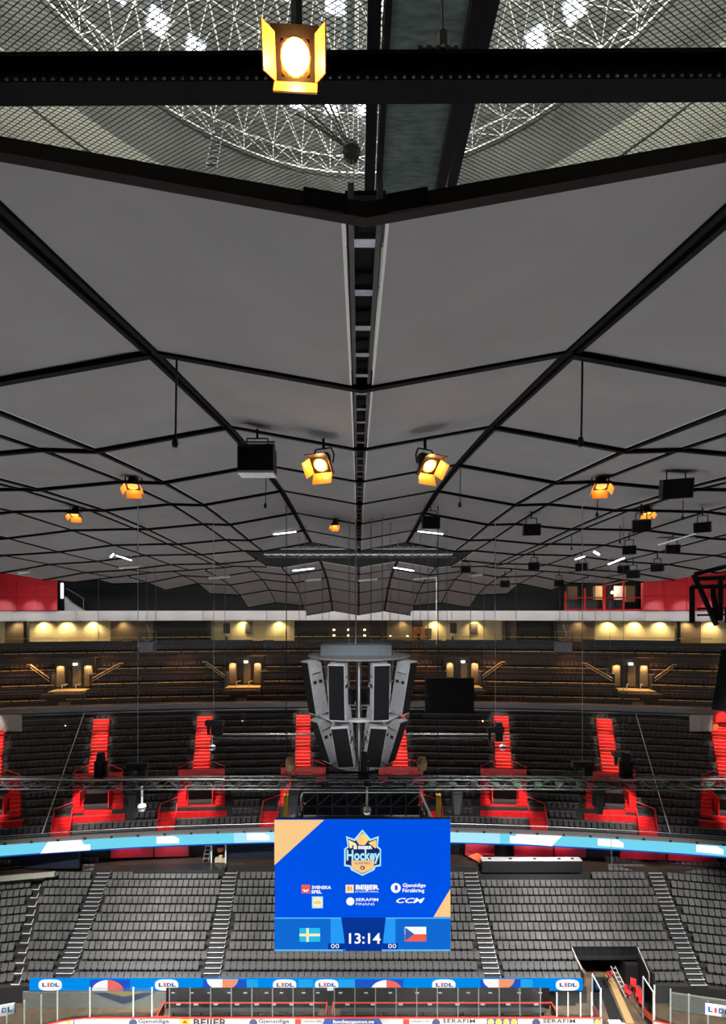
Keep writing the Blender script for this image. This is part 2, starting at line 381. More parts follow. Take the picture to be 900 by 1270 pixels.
# floor (ice) and the hall floor round it
ICE = mat('ice', (0.86, 0.88, 0.90), 0.35, noise=0.03, scale=.3)
fl = MB(); ring = []
for cx, cy, a0 in ((21.5, 30.4, 0), (-21.5, 30.4, 90), (-21.5, 17.4, 180), (21.5, 17.4, 270)):
    for k in range(9): a = math.radians(a0 + k * 90 / 8); ring.append((cx + 8.5 * math.cos(a), cy + 8.5 * math.sin(a), 0))
fl.poly(ring); tag(fl.build('floor', ICE), 'white ice of the rink inside the boards', kind='structure')
FLOORB = mat('worn_brown_floor', (0.12, 0.075, 0.045), 0.6, noise=0.4, scale=1.5)
tag(MB().box((0, 24, -.06), (140, 110, .08)).build('floor_base', FLOORB), 'worn brown concrete floor around the rink', kind='structure')
# lower terrace
lt = MB(); xs = [-56 + 2 * i for i in range(57)]
def seg(x0, x1, r):
    n = max(1, int((x1 - x0) / 2))
    for i in range(n):
        a = x0 + (x1 - x0) * i / n; b = x0 + (x1 - x0) * (i + 1) / n
        pa, pb = low_pt(a, r, -.3), low_pt(b, r, -.3); qa, qb = low_pt(a, r + 1, -.3), low_pt(b, r + 1, -.3); qa.z = pa.z; qb.z = pb.z
        lt.poly([pa, pb, qb, qa])
        za = low_pt(a, r - 1).z if r else 0.0
        if r and r == 3 and TUN[0] - .1 < (a + b) / 2 < TUN[1] + .1: za = 2.0
        lt.poly([(pa.x, pa.y, za), (pb.x, pb.y, za), pb, pa])
NLOW = 14
for r in range(NLOW):
    if r < 3: seg(-56, TUN[0], r); seg(TUN[1], 56, r)
    else: seg(-56, TUN[0], r); seg(TUN[0], TUN[1], r); seg(TUN[1], 56, r)
tag(lt.build('terrace_lower', CONC), 'dark stepped concrete terrace of the lower bowl', kind='structure')
# seats -------------------------------------------------------------
def seat_mesh(name, m, cheap=False, h=.47):
    mb = MB(); R = Matrix.Rotation(-.16, 3, 'X')
    mb.box((0, .16, .38 + h / 2), (.47, .05, h), R)
    mb.box((0, .045, .48), (.45, .06, .36), Matrix.Rotation(-.28, 3, 'X'))
    if not cheap:
        mb.box((0, .10, .2), (.08, .08, .42))
        for s in (-1, 1): mb.box((s * .25, .02, .52), (.03, .26, .04))
    return mb
SEAT = seat_mesh('seat', SEATG).mesh('arena_seat', SEATG)
LOWAISLE = [(-25.7, -26.9), (-12.8, -13.5), (11.75, 11.9), (29.3, 31.3)]
def lerpn(p, t): return p[0] + (p[1] - p[0]) * t
def low_blocked(X, r):
    t = r / 11.0
    for a in LOWAISLE:
        if abs(X - lerpn(a, t)) < .98: return True
    if r < 3 and TUN[0] - .35 < X < TUN[1] + .35: return True
    if abs(X + 29.6 + .36 * r) < .55: return True                    # gap where the corner block begins
    if r >= 12 and not (X < -27.6 or X > 26.6): return True
    if r == 11 and (12.6 < X < 24.5): return True
    return False
low = []
for r in range(NLOW):
    X = -52.0 + .1 * (r % 2)
    while X < 52:
        if not low_blocked(X, r) and not (r == 11 and abs(X + 20) < 6.0 and False): low.append((X, r))
        X += .56
vis = lambda X, r: -0.76 < X / low_pt(X, r).y < .78
front = sorted([q for q in low if vis(*q)], key=lambda q: (q[1], abs(q[0] - 2)))[:300]
fset = set(front)
def block_of(X, r):
    t = r / 11.0; c = [-(29.6 + .36 * r)] + [lerpn(q, t) for q in LOWAISLE]
    if r < 3: c = sorted(c + [(TUN[0] + TUN[1]) / 2])
    n = sum(X > q for q in c)
    nm = ['the left corner block', 'the narrow block beside the left corner', 'the block between the left aisles', 'the block behind the scoreboard']
    nm += ['the block left of the tunnel', 'the short block right of the tunnel', 'the right corner block'] if r < 3 else ['the block above the tunnel', 'the right corner block']
    return nm[n]
ORD1 = ['', 'first', 'second', 'third', 'fourth', 'fifth', 'sixth', 'seventh', 'eighth', 'ninth', 'tenth', 'eleventh', 'twelfth', 'thirteenth', 'fourteenth', 'fifteenth', 'sixteenth', 'seventeenth', 'eighteenth', 'nineteenth']
def ordinal(n): return ORD1[n] if n < 20 else ({2: 'twentieth', 3: 'thirtieth', 4: 'fortieth', 5: 'fiftieth', 6: 'sixtieth'}[n // 10] if n % 10 == 0 else {2: 'twenty', 3: 'thirty', 4: 'forty', 5: 'fifty', 6: 'sixty'}[n // 10] + '-' + ORD1[n % 10])
place = {}
for r in range(NLOW):
    rows = {}
    for q in low:
        if q[1] == r: rows.setdefault(block_of(*q), []).append(q)
    for nm, qs in rows.items():
        for k, q in enumerate(sorted(qs, reverse='left corner block' in nm and 'narrow' not in nm)): place[q] = (k + 1, nm)
for X, r in front:
    p = low_pt(X, r); o = link('arena_seat', SEAT, None, p)
    sl = .175 if low_off(X, r) > 0 else 0
    o.rotation_euler = (0, 0, math.atan(sl) * (1 if X < 0 else -1))
    k, nm = place[(X, r)]; side = 'right' if nm == 'the left corner block' else 'left'
    tag(o, f'grey seat, {ordinal(r + 1)} row, {ordinal(k)} from the {side} in {nm}', 'seat', 'grey tip-up seats of the lower bowl')
# the remaining seats of the three tiers, joined
rest = MB()
proto_g = seat_mesh('x', SEATG, True); proto_d = seat_mesh('x', SEATD, True, .45); ncap = len(proto_d.f); proto_d.box((0, .19, .845), (.54, .06, .03))  # lighter cap paints the light caught along the seat tops
def add_seat(p, rz, proto, m):
    c, s = math.cos(rz), math.sin(rz); n = len(rest.v)
    rest.v += [(p[0] + x * c - y * s, p[1] + x * s + y * c, p[2] + z) for x, y, z in proto.v]
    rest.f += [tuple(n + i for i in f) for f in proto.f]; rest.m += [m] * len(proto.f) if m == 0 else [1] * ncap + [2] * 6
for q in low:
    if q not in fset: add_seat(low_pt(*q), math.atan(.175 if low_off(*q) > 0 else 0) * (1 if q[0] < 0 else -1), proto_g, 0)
# upper terrace
NUP = 16
def up_pt(X, r, dy=0.0): return Vector((X, arc(X, 52.3 + .8 * r) + dy, 9.75 + .63 * r))
xs = [-62 + 2 * i for i in range(63)]
prof = [(51.6, 9.3), (52.0, 9.75)]
for r in range(NUP):
    z = 9.75 + .63 * r; prof += [(52.0 + .8 * r, z), (52.8 + .8 * r, z)]
prof += [(52.8 + .8 * NUP, 21.3)]
tag(strip_mesh(prof, xs, arc).build('terrace_upper', CONC), 'dark stepped concrete terrace of the upper tier', kind='structure')
NOSE = mat('pale_nosing', (0.20, 0.17, 0.15), 0.6)
# portals of the upper tier: (pixel column of portal, of stair top, direction of the lower flight)
UPS = [(122, 126, -1), (250, 254, -1), (376, 376, -1), (497, 493, 1), (624, 621, 1), (757, 748, 1), (903, 890, 1), (-8, -4, -1)]
def ux(u, D):
    X = (u - U0) / F * D
    for _ in range(4): X = (u - U0) / F * arc(X, D)
    return X
UPX = [(ux(a, 57.2), ux(b, 65), s) for a, b, s in UPS]
def up_blocked(X, r):
    for xc, xt, s in UPX:
        x = xc + (xt - xc) * (r - 5.5) / 10.5
        if r >= 6.5 and abs(X - x) < 1.15: return True
        xr_ = xc * (52.3 + .8 * r) / 57.2
        if 2.4 < r < 7.5 and abs(X - xr_) < 2.95: return True
        if 1.9 < r <= 3.4 and -3.2 < s * (X - xr_) < 4.9: return True
        if r <= 2.5 and abs(X - (xc + s * 3.9) * (52.3 + .8 * r) / 57.2) < 1.2: return True
    return False
for r in range(NUP):
    X = -56.0
    while X < 56:
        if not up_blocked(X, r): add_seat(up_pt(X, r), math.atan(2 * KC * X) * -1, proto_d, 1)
        X += .58
# top tier: five deep steps, each with two rows
ST = [(66.4, 21.5), (68.0, 23.2), (69.8, 25.05), (71.5, 27.2), (73.2, 29.2)]
prof = [(65.6, 20.4), (65.6, 21.5), (66.1, 21.5), (66.1, 21.0)]
for (d, z), (d1, z1) in zip(ST, ST[1:]): prof += [(d + .75, z - .5), (d + .75, z + .55), (d1 - .1, z + .55), (d1 - .1, z1), (d1 + .15, z1), (d1 + .15, z1 - .5)]
prof += [(76.5, 28.7)]
EX3 = [(87, 21), (302, 20), (575, 20), (786, 21)]       # doorways of the top tier
TX3 = [ux(u, 69) for u, _ in EX3]
prof2 = prof[:4] + [(67.2, 21.0), (67.2, 22.75), (70.6, 22.75), (70.6, 27.2)] + prof[4 + 6 * 2 + 3:]
mbt = MB(); xe = sorted(xs + [q + e for q in TX3 for e in (-2.55, 2.55)])
for a, b in zip(xe, xe[1:]):
    door = any(abs((a + b) / 2 - q) < 2.5 for q in TX3); k = strip_mesh(prof2 if door else prof, [a, b], arc); n = len(mbt.v)
    mbt.v += k.v; mbt.f += [tuple(n + i for i in f) for f in k.f]; mbt.m += k.m
TT = tag(mbt.build('terrace_top', mat('brown_concrete', (.055, .032, .024), .8, bump=.3)), 'dark terrace of the top tier with deep steps', kind='structure')
def top_blocked(X, s):
    return any(abs(X - x) < (2.7 if s in (1, 2) else (1.3 if s == 0 else 0)) for x in TX3)
for s, (d, z) in enumerate(ST[:4]):
    for row in (0, 1):
        X = -56.0
        while X < 56:
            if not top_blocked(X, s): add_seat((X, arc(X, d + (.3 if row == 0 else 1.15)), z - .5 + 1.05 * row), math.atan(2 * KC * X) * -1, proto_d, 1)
            X += .6
tag(rest.build('arena_seats', [SEATG, SEATD, mat('seat_top_light', (.17, .145, .14), .45)]), 'remaining grey and black tip-up seats filling the rows of all three tiers', 'seats', None, 'stuff')
# warm glints off the top tier seats, drawn as tan strips
TAN = mat('tan_glint', (0.62, 0.38, 0.17), 0.5)
edge = MB().box((0, 0, 0), (1.9, .10, .10)).mesh('row_glint', TAN)
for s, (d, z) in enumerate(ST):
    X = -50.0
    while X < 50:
        if not top_blocked(X, s): link('row_glint', edge, TT, (X, arc(X, d + .70), z + .56)).rotation_euler.z = -math.atan(2 * KC * X)
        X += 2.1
# lower aisle stairs --------------------------------------------------
STEPM = mat('black_step', (0.035, 0.034, 0.036), 0.6); NOSEW = mat('white_step_nosing', (0.85, 0.83, 0.80), 0.5, noise=0)
stepmesh = MB().box((0, 0, 0), (1.45, .42, .16)).mesh('step', STEPM); nosemesh = MB().box((0, -.2, .075), (1.42, .05, .03)).box((.70, -.02, .075), (.03, .36, .02)).mesh('nosing', NOSEW)
lbls = ['black aisle stairs with white nosings near the left corner block', 'black aisle stairs with white nosings left of the scoreboard', 'black aisle stairs with white nosings right of the scoreboard', 'black aisle stairs with white nosings beside the tunnel and right corner']
for a, lbl in zip(LOWAISLE, lbls):
    st = thing('aisle_stairs', lbl, 'stairs', low_pt(a[0], 0), 0, 'lower bowl aisle stairs')
    for k in range(25):
        r = k / 2; p = low_pt(lerpn(a, r / 11), r, -.1); p.z += .09
        o = link('step', stepmesh, st, p - st.location); link('nosing', nosemesh, o)
# red aisle stairs of the upper tier ----------------------------------
LITR = mat('lit_tread_red', (.92, .22, .16), .4, noise=0)  # paler strip paints the lit treads against their dark risers
rstep = MB().box((0, 0, 0), (1.9, .46, .33)).box((0, -.20, .175), (1.86, .09, .03), m=1).mesh('step', [RED, LITR])
rstep_n = MB().box((0, 0, 0), (1.15, .46, .30)).mesh('side_step', RED)
names8 = ['second from the left edge', 'third from the left edge', 'just left of the hanging speaker cluster', 'just right of the hanging speaker cluster', 'third from the right edge', 'second from the right edge', 'cut by the right edge', 'cut by the left edge']
for (xc, xt, s), nm in zip(UPX, names8):
    base = up_pt(xc, 2.5)
    st = thing('red_aisle_stairs', f'bright red upper tier stairs with portal, {nm}', 'stairs', base, 0, 'red stairs of the upper tier')
    for k in range(18):
        r = 7.0 + k / 2; x = xc + (xt - xc) * (r - 5.5) / 10.5; p = up_pt(x, r); p.z = up_pt(x, 0).z + .63 * r + .1
        o = link('step', rstep, st, p - base); o.rotation_euler.z = -math.atan(2 * KC * x)
    def at(x, r, z, y=0): q = up_pt((xc + x) * (52.3 + .8 * r) / 57.2, r) - base; return (q.x, q.y + y, z - base.z)
    rz = Matrix.Rotation(-math.atan(2 * KC * xc), 3, 'Z')
    zt = 9.75 + .63 * 7      # floor above the portal
    MB().box(at(0, 6.9, zt + .35), (5.3, .16, 1.15), rz).build('parapet', RED, st)
    MB().box(at(0, 7.15, zt + .02), (5.3, .7, .12), rz).build('landing', RED, st)
    for sx in (-1, 1):
        for k in range(7): MB().box(at(sx * 2.1, 3.4 + k * .5, 9.75 + .63 * (3.3 + k * .5) + .1), (1.1, .46, .33), rz).build('side_step', RED, st)
        MB().box(at(sx * 1.5, 5.0, 12.9, 0), (.1, 2.6, 2.1), rz).build('portal_cheek', RED, st)
        mb = MB(); a, b, c = at(sx * 2.6, 6.9, zt + 1.0), at(sx * 2.6, 7.0, zt + 1.15), at(sx * 1.05, 7.6, zt + 1.75)
        mb.path([a, b, c], .05).tube(c, at(sx * 1.05, 7.4, zt + .5), .05); mb.build('handrail', RED, st)
    MB().box(at(0, 4.6, 12.3), (2.9, .1, 2.2), rz).build('portal_shade', mat('portal_shade_black', (0.004, 0.002, 0.002), 0.9, spec=.05), st)  # black panel stands in for the shade inside the portal
    MB().box(at(0, 3.1, 11.75), (2.9, .5, .5), rz).build('portal_sill', RED, st)
    MB().box(at(s * 1.0, 2.55, 11.25), (7.4, .5, .75), rz).build('deck', RED, st)
    MB().box(at(-s * 2.9, 2.5, 10.6), (.35, .3, .7), rz).build('deck_post', RED, st)
    for k in range(7):
        r = 2.3 - k * .4; MB().box(at(s * (3.75 + (k * .08)), r, 9.75 + .63 * r + .15), (1.75, .44, .3), rz).build('lower_step', RED, st)
    for sx in (-.95, .95):
        mb = MB().path([at(s * 3.75 + sx, 2.6, 12.5), at(s * 4.1 + sx, .2, 10.9)], .04)
        if sx * s > 0: mb.tube(at(s * 3.75 + sx, 2.6, 12.5), at(s * 2.6, 3.3, 13.0), .04)
        for q in (0, .5, 1): a = Vector(at(s * (3.75 + .35 * q) + sx, 2.6 - 2.4 * q, 12.5 - 1.6 * q)); mb.tube(a, a - Vector((0, 0, 1.0)), .04)
        mb.build('handrail', RED, st)
    for rr, pw, an in ((15.0, 1050, 54), (12.0, 2300, 39), (9.0, 4200, 29)):
        lx = xc + (xt - xc) * (rr - 5.5) / 10.5; q = up_pt(lx, rr); spot('stair_lamp', (lx, q.y - 2.2, 22.4), q, pw, (1.0, .80, .68), an, .8, .2)
    spot('portal_lamp', (xc, arc(xc, 50.5), 20.5), up_pt(xc, 3.5), 9000, (1.0, .78, .72), 34, .5, .2)
# ------------------------------------------------------------------ fronts, walls and suites of the far side
def curved(u0, u1, D, z0, z1, th, m, name, parent=None, step=3.0, k=KC):
    "upright band following the curve of the stands between two pixel columns"
    a, b = ux(u0, D), ux(u1, D); n = max(1, int(abs(b - a) / step)); mb = MB()
    for i in range(n):
        x0, x1 = a + (b - a) * i / n, a + (b - a) * (i + 1) / n
        y0, y1 = arc(x0, D, k), arc(x1, D, k)
        mb.hexa([(x0, y0, z0), (x1, y1, z0), (x1, y1 + th, z0), (x0, y0 + th, z0), (x0, y0, z1), (x1, y1, z1), (x1, y1 + th, z1), (x0, y0 + th, z1)])
    return mb.build(name, m, parent)
def zof(v, D): return HC + (V0 - v) / F * D
# upper LED ribbon and the ledge above it
rb = thing('led_ribbon', 'long light blue LED ribbon along the front of the upper tier', 'LED ribbon', (0, 51.5, 9.2))
rbm = rb.matrix_world.copy(); rb.location = (0, 0, 0)
LEDC = glow('led_cyan', (0.17, 0.66, 0.86), 1.0); LEDP = glow('led_pale_cyan', (0.40, 0.80, 0.95), 1.0); LEDW = glow('led_white', (0.95, 0.99, 1.0), 1.15); LEDB = glow('led_deep_blue', (0.01, 0.10, 0.55), .8)
for a, b, m in ((-220, 20, LEDC), (20, 290, LEDC), (290, 620, LEDP), (620, 1120, LEDC)): curved(a, b, 51.5, 9.26, 10.45, .10, m, 'screen', rb)
def ledpatch(pts, m):
    q = []
    for u, t in pts: X = ux(u, 51.4); q.append((X, arc(X, 51.4), 9.26 + 1.19 * t))
    MB().poly(q).build('graphic', m, rb)
for u in (50,): ledpatch([(50, 0), (112, 0), (112, .5), (104, .5), (100, 1), (60, 1)], LEDW)
ledpatch([(632, .15), (684, 0.0), (697, .95), (640, .95), (640, .75), (632, .75)], LEDW)
for u, wd in ((208, 14), (320, 14), (757, 16), (880, 17), (-60, 18), (960, 18)):
    ledpatch([(u - wd, .25), (u + wd, .2), (u + wd, .6), (u + wd * .5, .85), (u - wd, .85)], LEDW)
curved(-220, 1120, 51.45, 9.14, 9.26, .2, LEDB, 'lower_edge', rb)
curved(-220, 1120, 51.2, 10.46, 10.60, .8, CONCM, 'ledge', rb)
for u in range(-60, 1000, 33):
    X = ux(u, 51.2); MB().box((X, arc(X, 51.2), 10.56), (.25, .1, .2)).build('ledge_bracket', BLK, rb)
MB().path([(X, arc(X, 51.9), 11.05) for X in range(-54, 55, 3)], .035).build('hand_rail', GREYM, rb)
# concourse behind the lower bowl
BROWN = mat('dark_brown_floor', (0.055, 0.035, 0.028), 0.35)
tag(curved(-200, 1100, 53.9, 5.6, 12.0, .3, mat('wall_dark', (0.025, 0.022, 0.024), .8), 'wall_concourse', k=.0012), 'dark back wall of the concourse under the upper tier', kind='structure')
cf = MB()
for i in range(-28, 28):
    a, b = i * 2.0, i * 2 + 2.0
    cf.poly([(a, arc(a, 52.6, .0012), 6.5), (b, arc(b, 52.6, .0012), 6.5), (b, arc(b, 54, .0012), 6.6), (a, arc(a, 54, .0012), 6.6)])
    cf.poly([(a, arc(a, 52.6, .0012), 5.2), (b, arc(b, 52.6, .0012), 5.2), (b, arc(b, 52.6, .0012), 6.5), (a, arc(a, 52.6, .0012), 6.5)])
    cf.poly([(a, arc(a, 51.6), 9.14), (b, arc(b, 51.6), 9.14), (b, arc(b, 54.2, .0012), 9.3), (a, arc(a, 54.2, .0012), 9.3)])
tag(cf.build('floor_concourse', BROWN), 'brown concourse floor and soffit behind the lower bowl', kind='structure')
REDG = mat('red_lacquer', (0.42, 0.012, 0.03), 0.35, noise=.25, scale=.6)
for u0, u1, lb in ((132, 187, 'red wall panel behind the lower bowl at the second left aisle'), (189, 232, 'red wall panel left of the white posts'), (577, 614, 'red wall panel right of the scoreboard'), (638, 688, 'red wall panel above the long white table'), (690, 730, 'red wall panel at the end of the long table'), (775, 835, 'red wall panel above the right corner stairs'), (838, 905, 'red wall panel at the right frame edge under the ribbon')):
    tag(curved(u0, u1, 53.3, 6.95, 9.1, .2, REDG, 'red_wall_panel', k=.0012), lb, 'wall panel', 'red concourse panels')
for u in (150, 205, 594, 660, 705, 805, 868):
    X = ux(u, 52.0); spot('concourse_fill', (X, arc(X, 52.2, .0016), 9.0), (X, arc(X, 53.3, .0012), 7.8), 170, (1, .85, .9), 125, .9, .2)  # unseen fill added to brighten the red panels
one('dark_curtain', MB().box(P(312, 1059, 53.2), (5.1, .3, 2.6)), mat('navy_cloth', (.006, .010, .025), .9), 'dark navy curtain beside the scoreboard on the concourse', 'curtain')
one('dark_curtain', MB().box(P(66, 1062, 51.0), (5.6, .3, 2.4)), mat('navy_cloth', (.006, .010, .025), .9), 'dark blue curtain below the ribbon at the left', 'curtain')
pl = one('black_platform', MB().box((0, 0, .35), (9.6, 1.3, .7)), mat('black_gloss', (.03, .03, .032), .25), 'glossy black platform behind the seats left of the scoreboard', 'platform', loc=P(224, 1083, 51.6))
wp = thing('white_portal_frame', 'white posts of a small kiosk with beige boxes on the concourse', 'kiosk frame', P(273, 1071, 52.4))
for x in (-.95, .6): MB().box((x, 0, 1.2), (.14, .14, 2.5)).build('post', WHITE, wp)
for x, h in ((-.4, .5), (0, .75), (.35, .45)): MB().box((x, .2, h / 2), (.38, .4, h)).build('box', mat('beige_card', (.6, .48, .32), .7), wp)
MB().box((-.1, .5, 1.3), (.6, .3, .5)).build('orange_crate', mat('orange_paint', (.6, .16, .04), .6), wp)
ld = thing('step_ladder', 'small aluminium step ladder leaning beside the kiosk posts', 'ladder', P(255, 1069, 52.2))
for x in (-.3, .3): MB().tube((x, 0, 0), (x + .25, .3, 1.9), .05).build('rail', GREYM, ld)
for k in range(4): MB().box((.06 + k * .055, .06 + .07 * k, .35 + .42 * k), (.6, .12, .06)).build('rung', GREYM, ld)
tb = thing('long_table', 'long press table with white top and black front behind the seats', 'table', P(659, 1081, 51.3))
MB().box((0, .2, 1.22), (10.6, .75, .06)).build('table_top', WHITE, tb); MB().box((0, -.15, .6), (10.6, .08, 1.2)).build('front_panel', BLK, tb)
for x in (-4.4, -2.2, .4, 3.0, 4.4): MB().box((x, .2, 1.29), (.3, .2, .06)).build('microphone_base', BLK, tb)
for x in (-5.2, 0, 5.2): MB().box((x, .3, .6), (.08, .6, 1.2)).build('leg', BLKM, tb)
rw = one('orange_ramp', MB().hexa([P(580, 1062, 52.6), P(598, 1072, 52), P(604, 1066, 52.6), P(592, 1058, 53.1), P(580, 1061.5, 52.6), P(598, 1071.5, 52), P(604, 1065.5, 52.6), P(592, 1057.5, 53.1)]), mat('orange_floor', (.5, .10, .03), .5), 'orange lit ramp beside the end of the long table', 'ramp')
tag(MB().box(P(28, 1087.5, 49.3), (6.0, .25, .45), Matrix.Rotation(.18, 3, 'Z')).build('trim_1', mat('cream_paint', (.42, .42, .34), .6)), 'cream parapet above the left corner block', kind='structure')
# top of the upper tier: balcony rail with fixtures
bal = thing('balcony_front', 'grey balcony front rail of the top tier with dark slots', 'balcony', (0, 0, 0))
LAV = mat('lavender_grey_paint', (0.16, 0.155, 0.18), .5)
curved(-200, 1100, 65.3, 20.75, 21.45, .25, LAV, 'fascia', bal); curved(-200, 1100, 65.2, 19.45, 20.45, .25, DKGREY, 'slot_panel', bal)
curved(-200, 1100, 65.0, 20.5, 20.62, .12, GREYM, 'pipe_rail', bal)
slot = MB().box((0, 0, 0), (.42, .06, .42)).mesh('slot', BLK)
for u in list(range(82, 140, 7)) + list(range(160, 190, 6)) + list(range(305, 345, 7)) + list(range(355, 390, 7)) + list(range(560, 600, 8)) + list(range(720, 760, 6)) + list(range(846, 880, 6)):
    X = ux(u, 65.1); link('slot', slot, bal, (X, arc(X, 65.1), 20.0))
for u in (100, 205, 300, 692, 780): X = ux(u, 64.9); MB().box((X, arc(X, 64.9), 19.6), (.5, .5, 1.0)).build('fixture', DKGREY, bal)
# suite fascia with joints
FASC = mat('fascia_paint', (0.62, 0.60, 0.60), .5, noise=.05, scale=.3)
fa = struct('trim_2', 'pale grey fascia band above the suites')
jo = [-150, -60, 15, 95, 171, 251, 330, 408, 483, 560, 640, 718, 800, 880, 960, 1050]
for a, b in zip(jo, jo[1:]): curved(a + .3, b - .3, 73.4, 32.25, 33.7, .35, FASC, 'fascia_panel', fa)
curved(-150, 1050, 73.5, 32.2, 32.3, 2.2, BLK, 'soffit', fa)
# suite back wall in bays
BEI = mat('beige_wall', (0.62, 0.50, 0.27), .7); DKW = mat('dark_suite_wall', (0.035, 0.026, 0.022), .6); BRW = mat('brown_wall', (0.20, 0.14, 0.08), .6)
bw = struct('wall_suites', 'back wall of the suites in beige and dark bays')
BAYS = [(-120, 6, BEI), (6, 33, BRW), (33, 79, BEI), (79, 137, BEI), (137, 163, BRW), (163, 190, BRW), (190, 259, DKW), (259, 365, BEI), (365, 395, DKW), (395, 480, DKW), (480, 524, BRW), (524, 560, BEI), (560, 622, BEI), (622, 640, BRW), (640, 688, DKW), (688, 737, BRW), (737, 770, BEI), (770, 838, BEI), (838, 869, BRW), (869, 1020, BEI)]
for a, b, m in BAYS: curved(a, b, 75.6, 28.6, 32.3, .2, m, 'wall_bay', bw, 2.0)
for u in (33, 259, 630, 688, 840): X = ux(u, 74.6); MB().box((X, arc(X, 74.6), 30.4), (.5, .5, 3.8)).build('pillar', DKGREY, bw)
for u, p in ((50, 1), (79, 1), (112, 1), (300, .8), (345, .8), (540, .8), (590, .8), (757, 1), (790, 1), (822, 1), (885, .8), (18, .35), (855, .5), (150, .3), (500, .3), (720, .25)):
    X = ux(u, 74.7); spot('wall_washer', (X, arc(X, 74.7), 32.1), (X, arc(X, 75.6), 30.6), 620 * p, (1, .78, .42), 120, .9, .15)
# things in the suites
pic = MB().box((0, 0, 0), (1.0, .08, 1.5)).mesh('picture', mat('picture_dark', (.06, .05, .04), .5))
for u, v, lb in ((281, 784, 'dark upright picture with white flowers on the left suite wall'), (308, 784, 'dark upright picture nearest the top left doorway'), (562, 783, 'dark picture with white figure on the right suite wall'), (588, 783, 'dark picture with small light at the right suite wall'), (531, 786, 'green door panel in the right suite wall')):
    p = P(u, v, 72.6); X = ux(u, 75.4); o = link('wall_picture', pic, None, (X, arc(X, 75.4), 31.0 if v < 786 else 30.2)); tag(o, lb, 'picture', 'pictures on the suite wall')
for u, lb in ((281, 'white flower arrangement on the left suite counter'), (561, 'white flower arrangement on the right suite counter')):
    X = ux(u, 75.0); o = thing('flower_arrangement', lb, 'flowers', (X, arc(X, 75.0), 29.2))
    MB().lathe([(.12, 0), (.16, .3), (.1, .5)], n=8).build('vase', DKGREY, o)
    for k in range(5): MB().lathe([(0, -.14), (.12, -.08), (.15, 0), (.1, .1), (0, .14)], (.25 * math.cos(k * 1.3), .1 * math.sin(k * 2), .7 + .12 * (k % 3)), 8).build('bloom', WHITE, o)
BULB = glow('warm_bulb', (1, .75, .4), 6)
for k, (u, v) in enumerate(((414, 781), (432, 781), (452, 781), (414, 788), (432, 788), (452, 788), (484, 789), (505, 789))):
    X = ux(u, 74.8); o = thing('suite_lamp', f'small warm table lamp glowing in the dark suite, {["upper left", "upper middle", "upper right", "lower left", "lower middle", "lower right", "beside the speaker cluster top", "tall stem right of the cluster"][k]}', 'lamp', (X, arc(X, 74.8), zof(v, 74.8) - .4), 0, 'suite lamps')
    MB().tube((0, 0, 0), (0, 0, .3), .03).build('stem', BLKM, o); MB().lathe([(.06, .28), (.2, .3), (.12, .5), (0, .52)], n=8).build('shade', BULB, o)
EXIT = glow('exit_sign_glow', (.85, 1, .95), 4)
# black backs of the last suite row
for u0, u1, zt, lb in ((-60, 33, 28.5, 'at the far left'), (33, 150, 29.35, 'under the left lit wall'), (163, 313, 29.35, 'between the left gap and the pictures'), (326, 340, 29.3, 'short one beside the left suite steps'), (383, 500, 29.35, 'behind the top of the speaker cluster'), (525, 547, 29.3, 'short one beside the right suite steps'), (553, 692, 29.35, 'under the right pictures'), (723, 838, 29.5, 'under the right lit wall'), (838, 893, 28.6, 'at the far right')):
    o = curved(u0, u1, 73.0, 26.9, zt, .25, mat('charcoal_panel', (.035, .036, .042), .5), 'suite_parapet'); tag(o, f'charcoal parapet panel of the suite row, {lb}', 'parapet', 'suite row parapets')
# doorways of the top tier
for (u, wd), X, nm in zip(EX3, TX3, ('near the left frame edge', 'left of the speaker cluster', 'right of the black screen', 'near the right frame edge')):
    y = arc(X, 69.9); base = Vector((X, y, 23.05)); rz = -math.atan(2 * KC * X); t = thing('tier_doorway', f'lit doorway with landing and steps in the top tier, {nm}', 'doorway', base, rz, 'top tier doorways')
    MB().box((0, .5, 1.95), (5.1, .2, 4.2)).build('back_wall', mat('door_dark', (.05, .035, .025), .7), t)
    for x, ww in ((-1.75, 1.0), (.25, .9), (1.75, 1.0)): MB().box((x, .25, 1.7), (ww, .3, 2.9)).build('column', BRW, t)
    MB().box((-.65, .38, 1.6), (.8, .06, 2.9)).build('opening', BLK, t)
    MB().box((0, -.75, -.12), (5.0, 2.4, .22)).build('landing', mat('landing_oak', (.55, .38, .17), .5), t)
    MB().box((.1, .1, 3.35), (.55, .08, .3)).build('exit_sign', EXIT, t)
    for x in (-2.45, 2.45): MB().box((x, -.3, .9), (.2, 1.8, 2.3)).build('side_wall', CONC, t)
    for k in range(6): MB().box((-.1, -1.75 - .22 * k, -.3 - .28 * k), (1.5, .4, .26)).build('step', BRW, t)
    for s in (-1, 1):
        if not (u == 302 and s == 1 or u == 575 and s == -1):
            MB().path([(s * 2.45, -.9, .2), (s * 2.45, -.9, 1.4), (s * 5.6, .6, 3.3), (s * 6.1, .6, 3.3)], .07).path([(s * 2.6, -.9, 1.1), (s * 5.7, .6, 3.0)], .05).build('handrail', mat('brass_rail', (.75, .5, .25), .35, .5), t)
    for x in (-.95, .75): MB().path([(x, -1.5, -.2), (x, -1.5, .75), (x + .45, -.9, .75)], .05).build('step_rail', WHITE, t)
    for x in (-1.75, 1.75): spot('doorway_lamp', base + Matrix.Rotation(rz, 3, 'Z') @ Vector((x, -.25, 3.4)), base + Matrix.Rotation(rz, 3, 'Z') @ Vector((x, 0, 0)), 380, (1, .7, .36), 110, .7, .1)
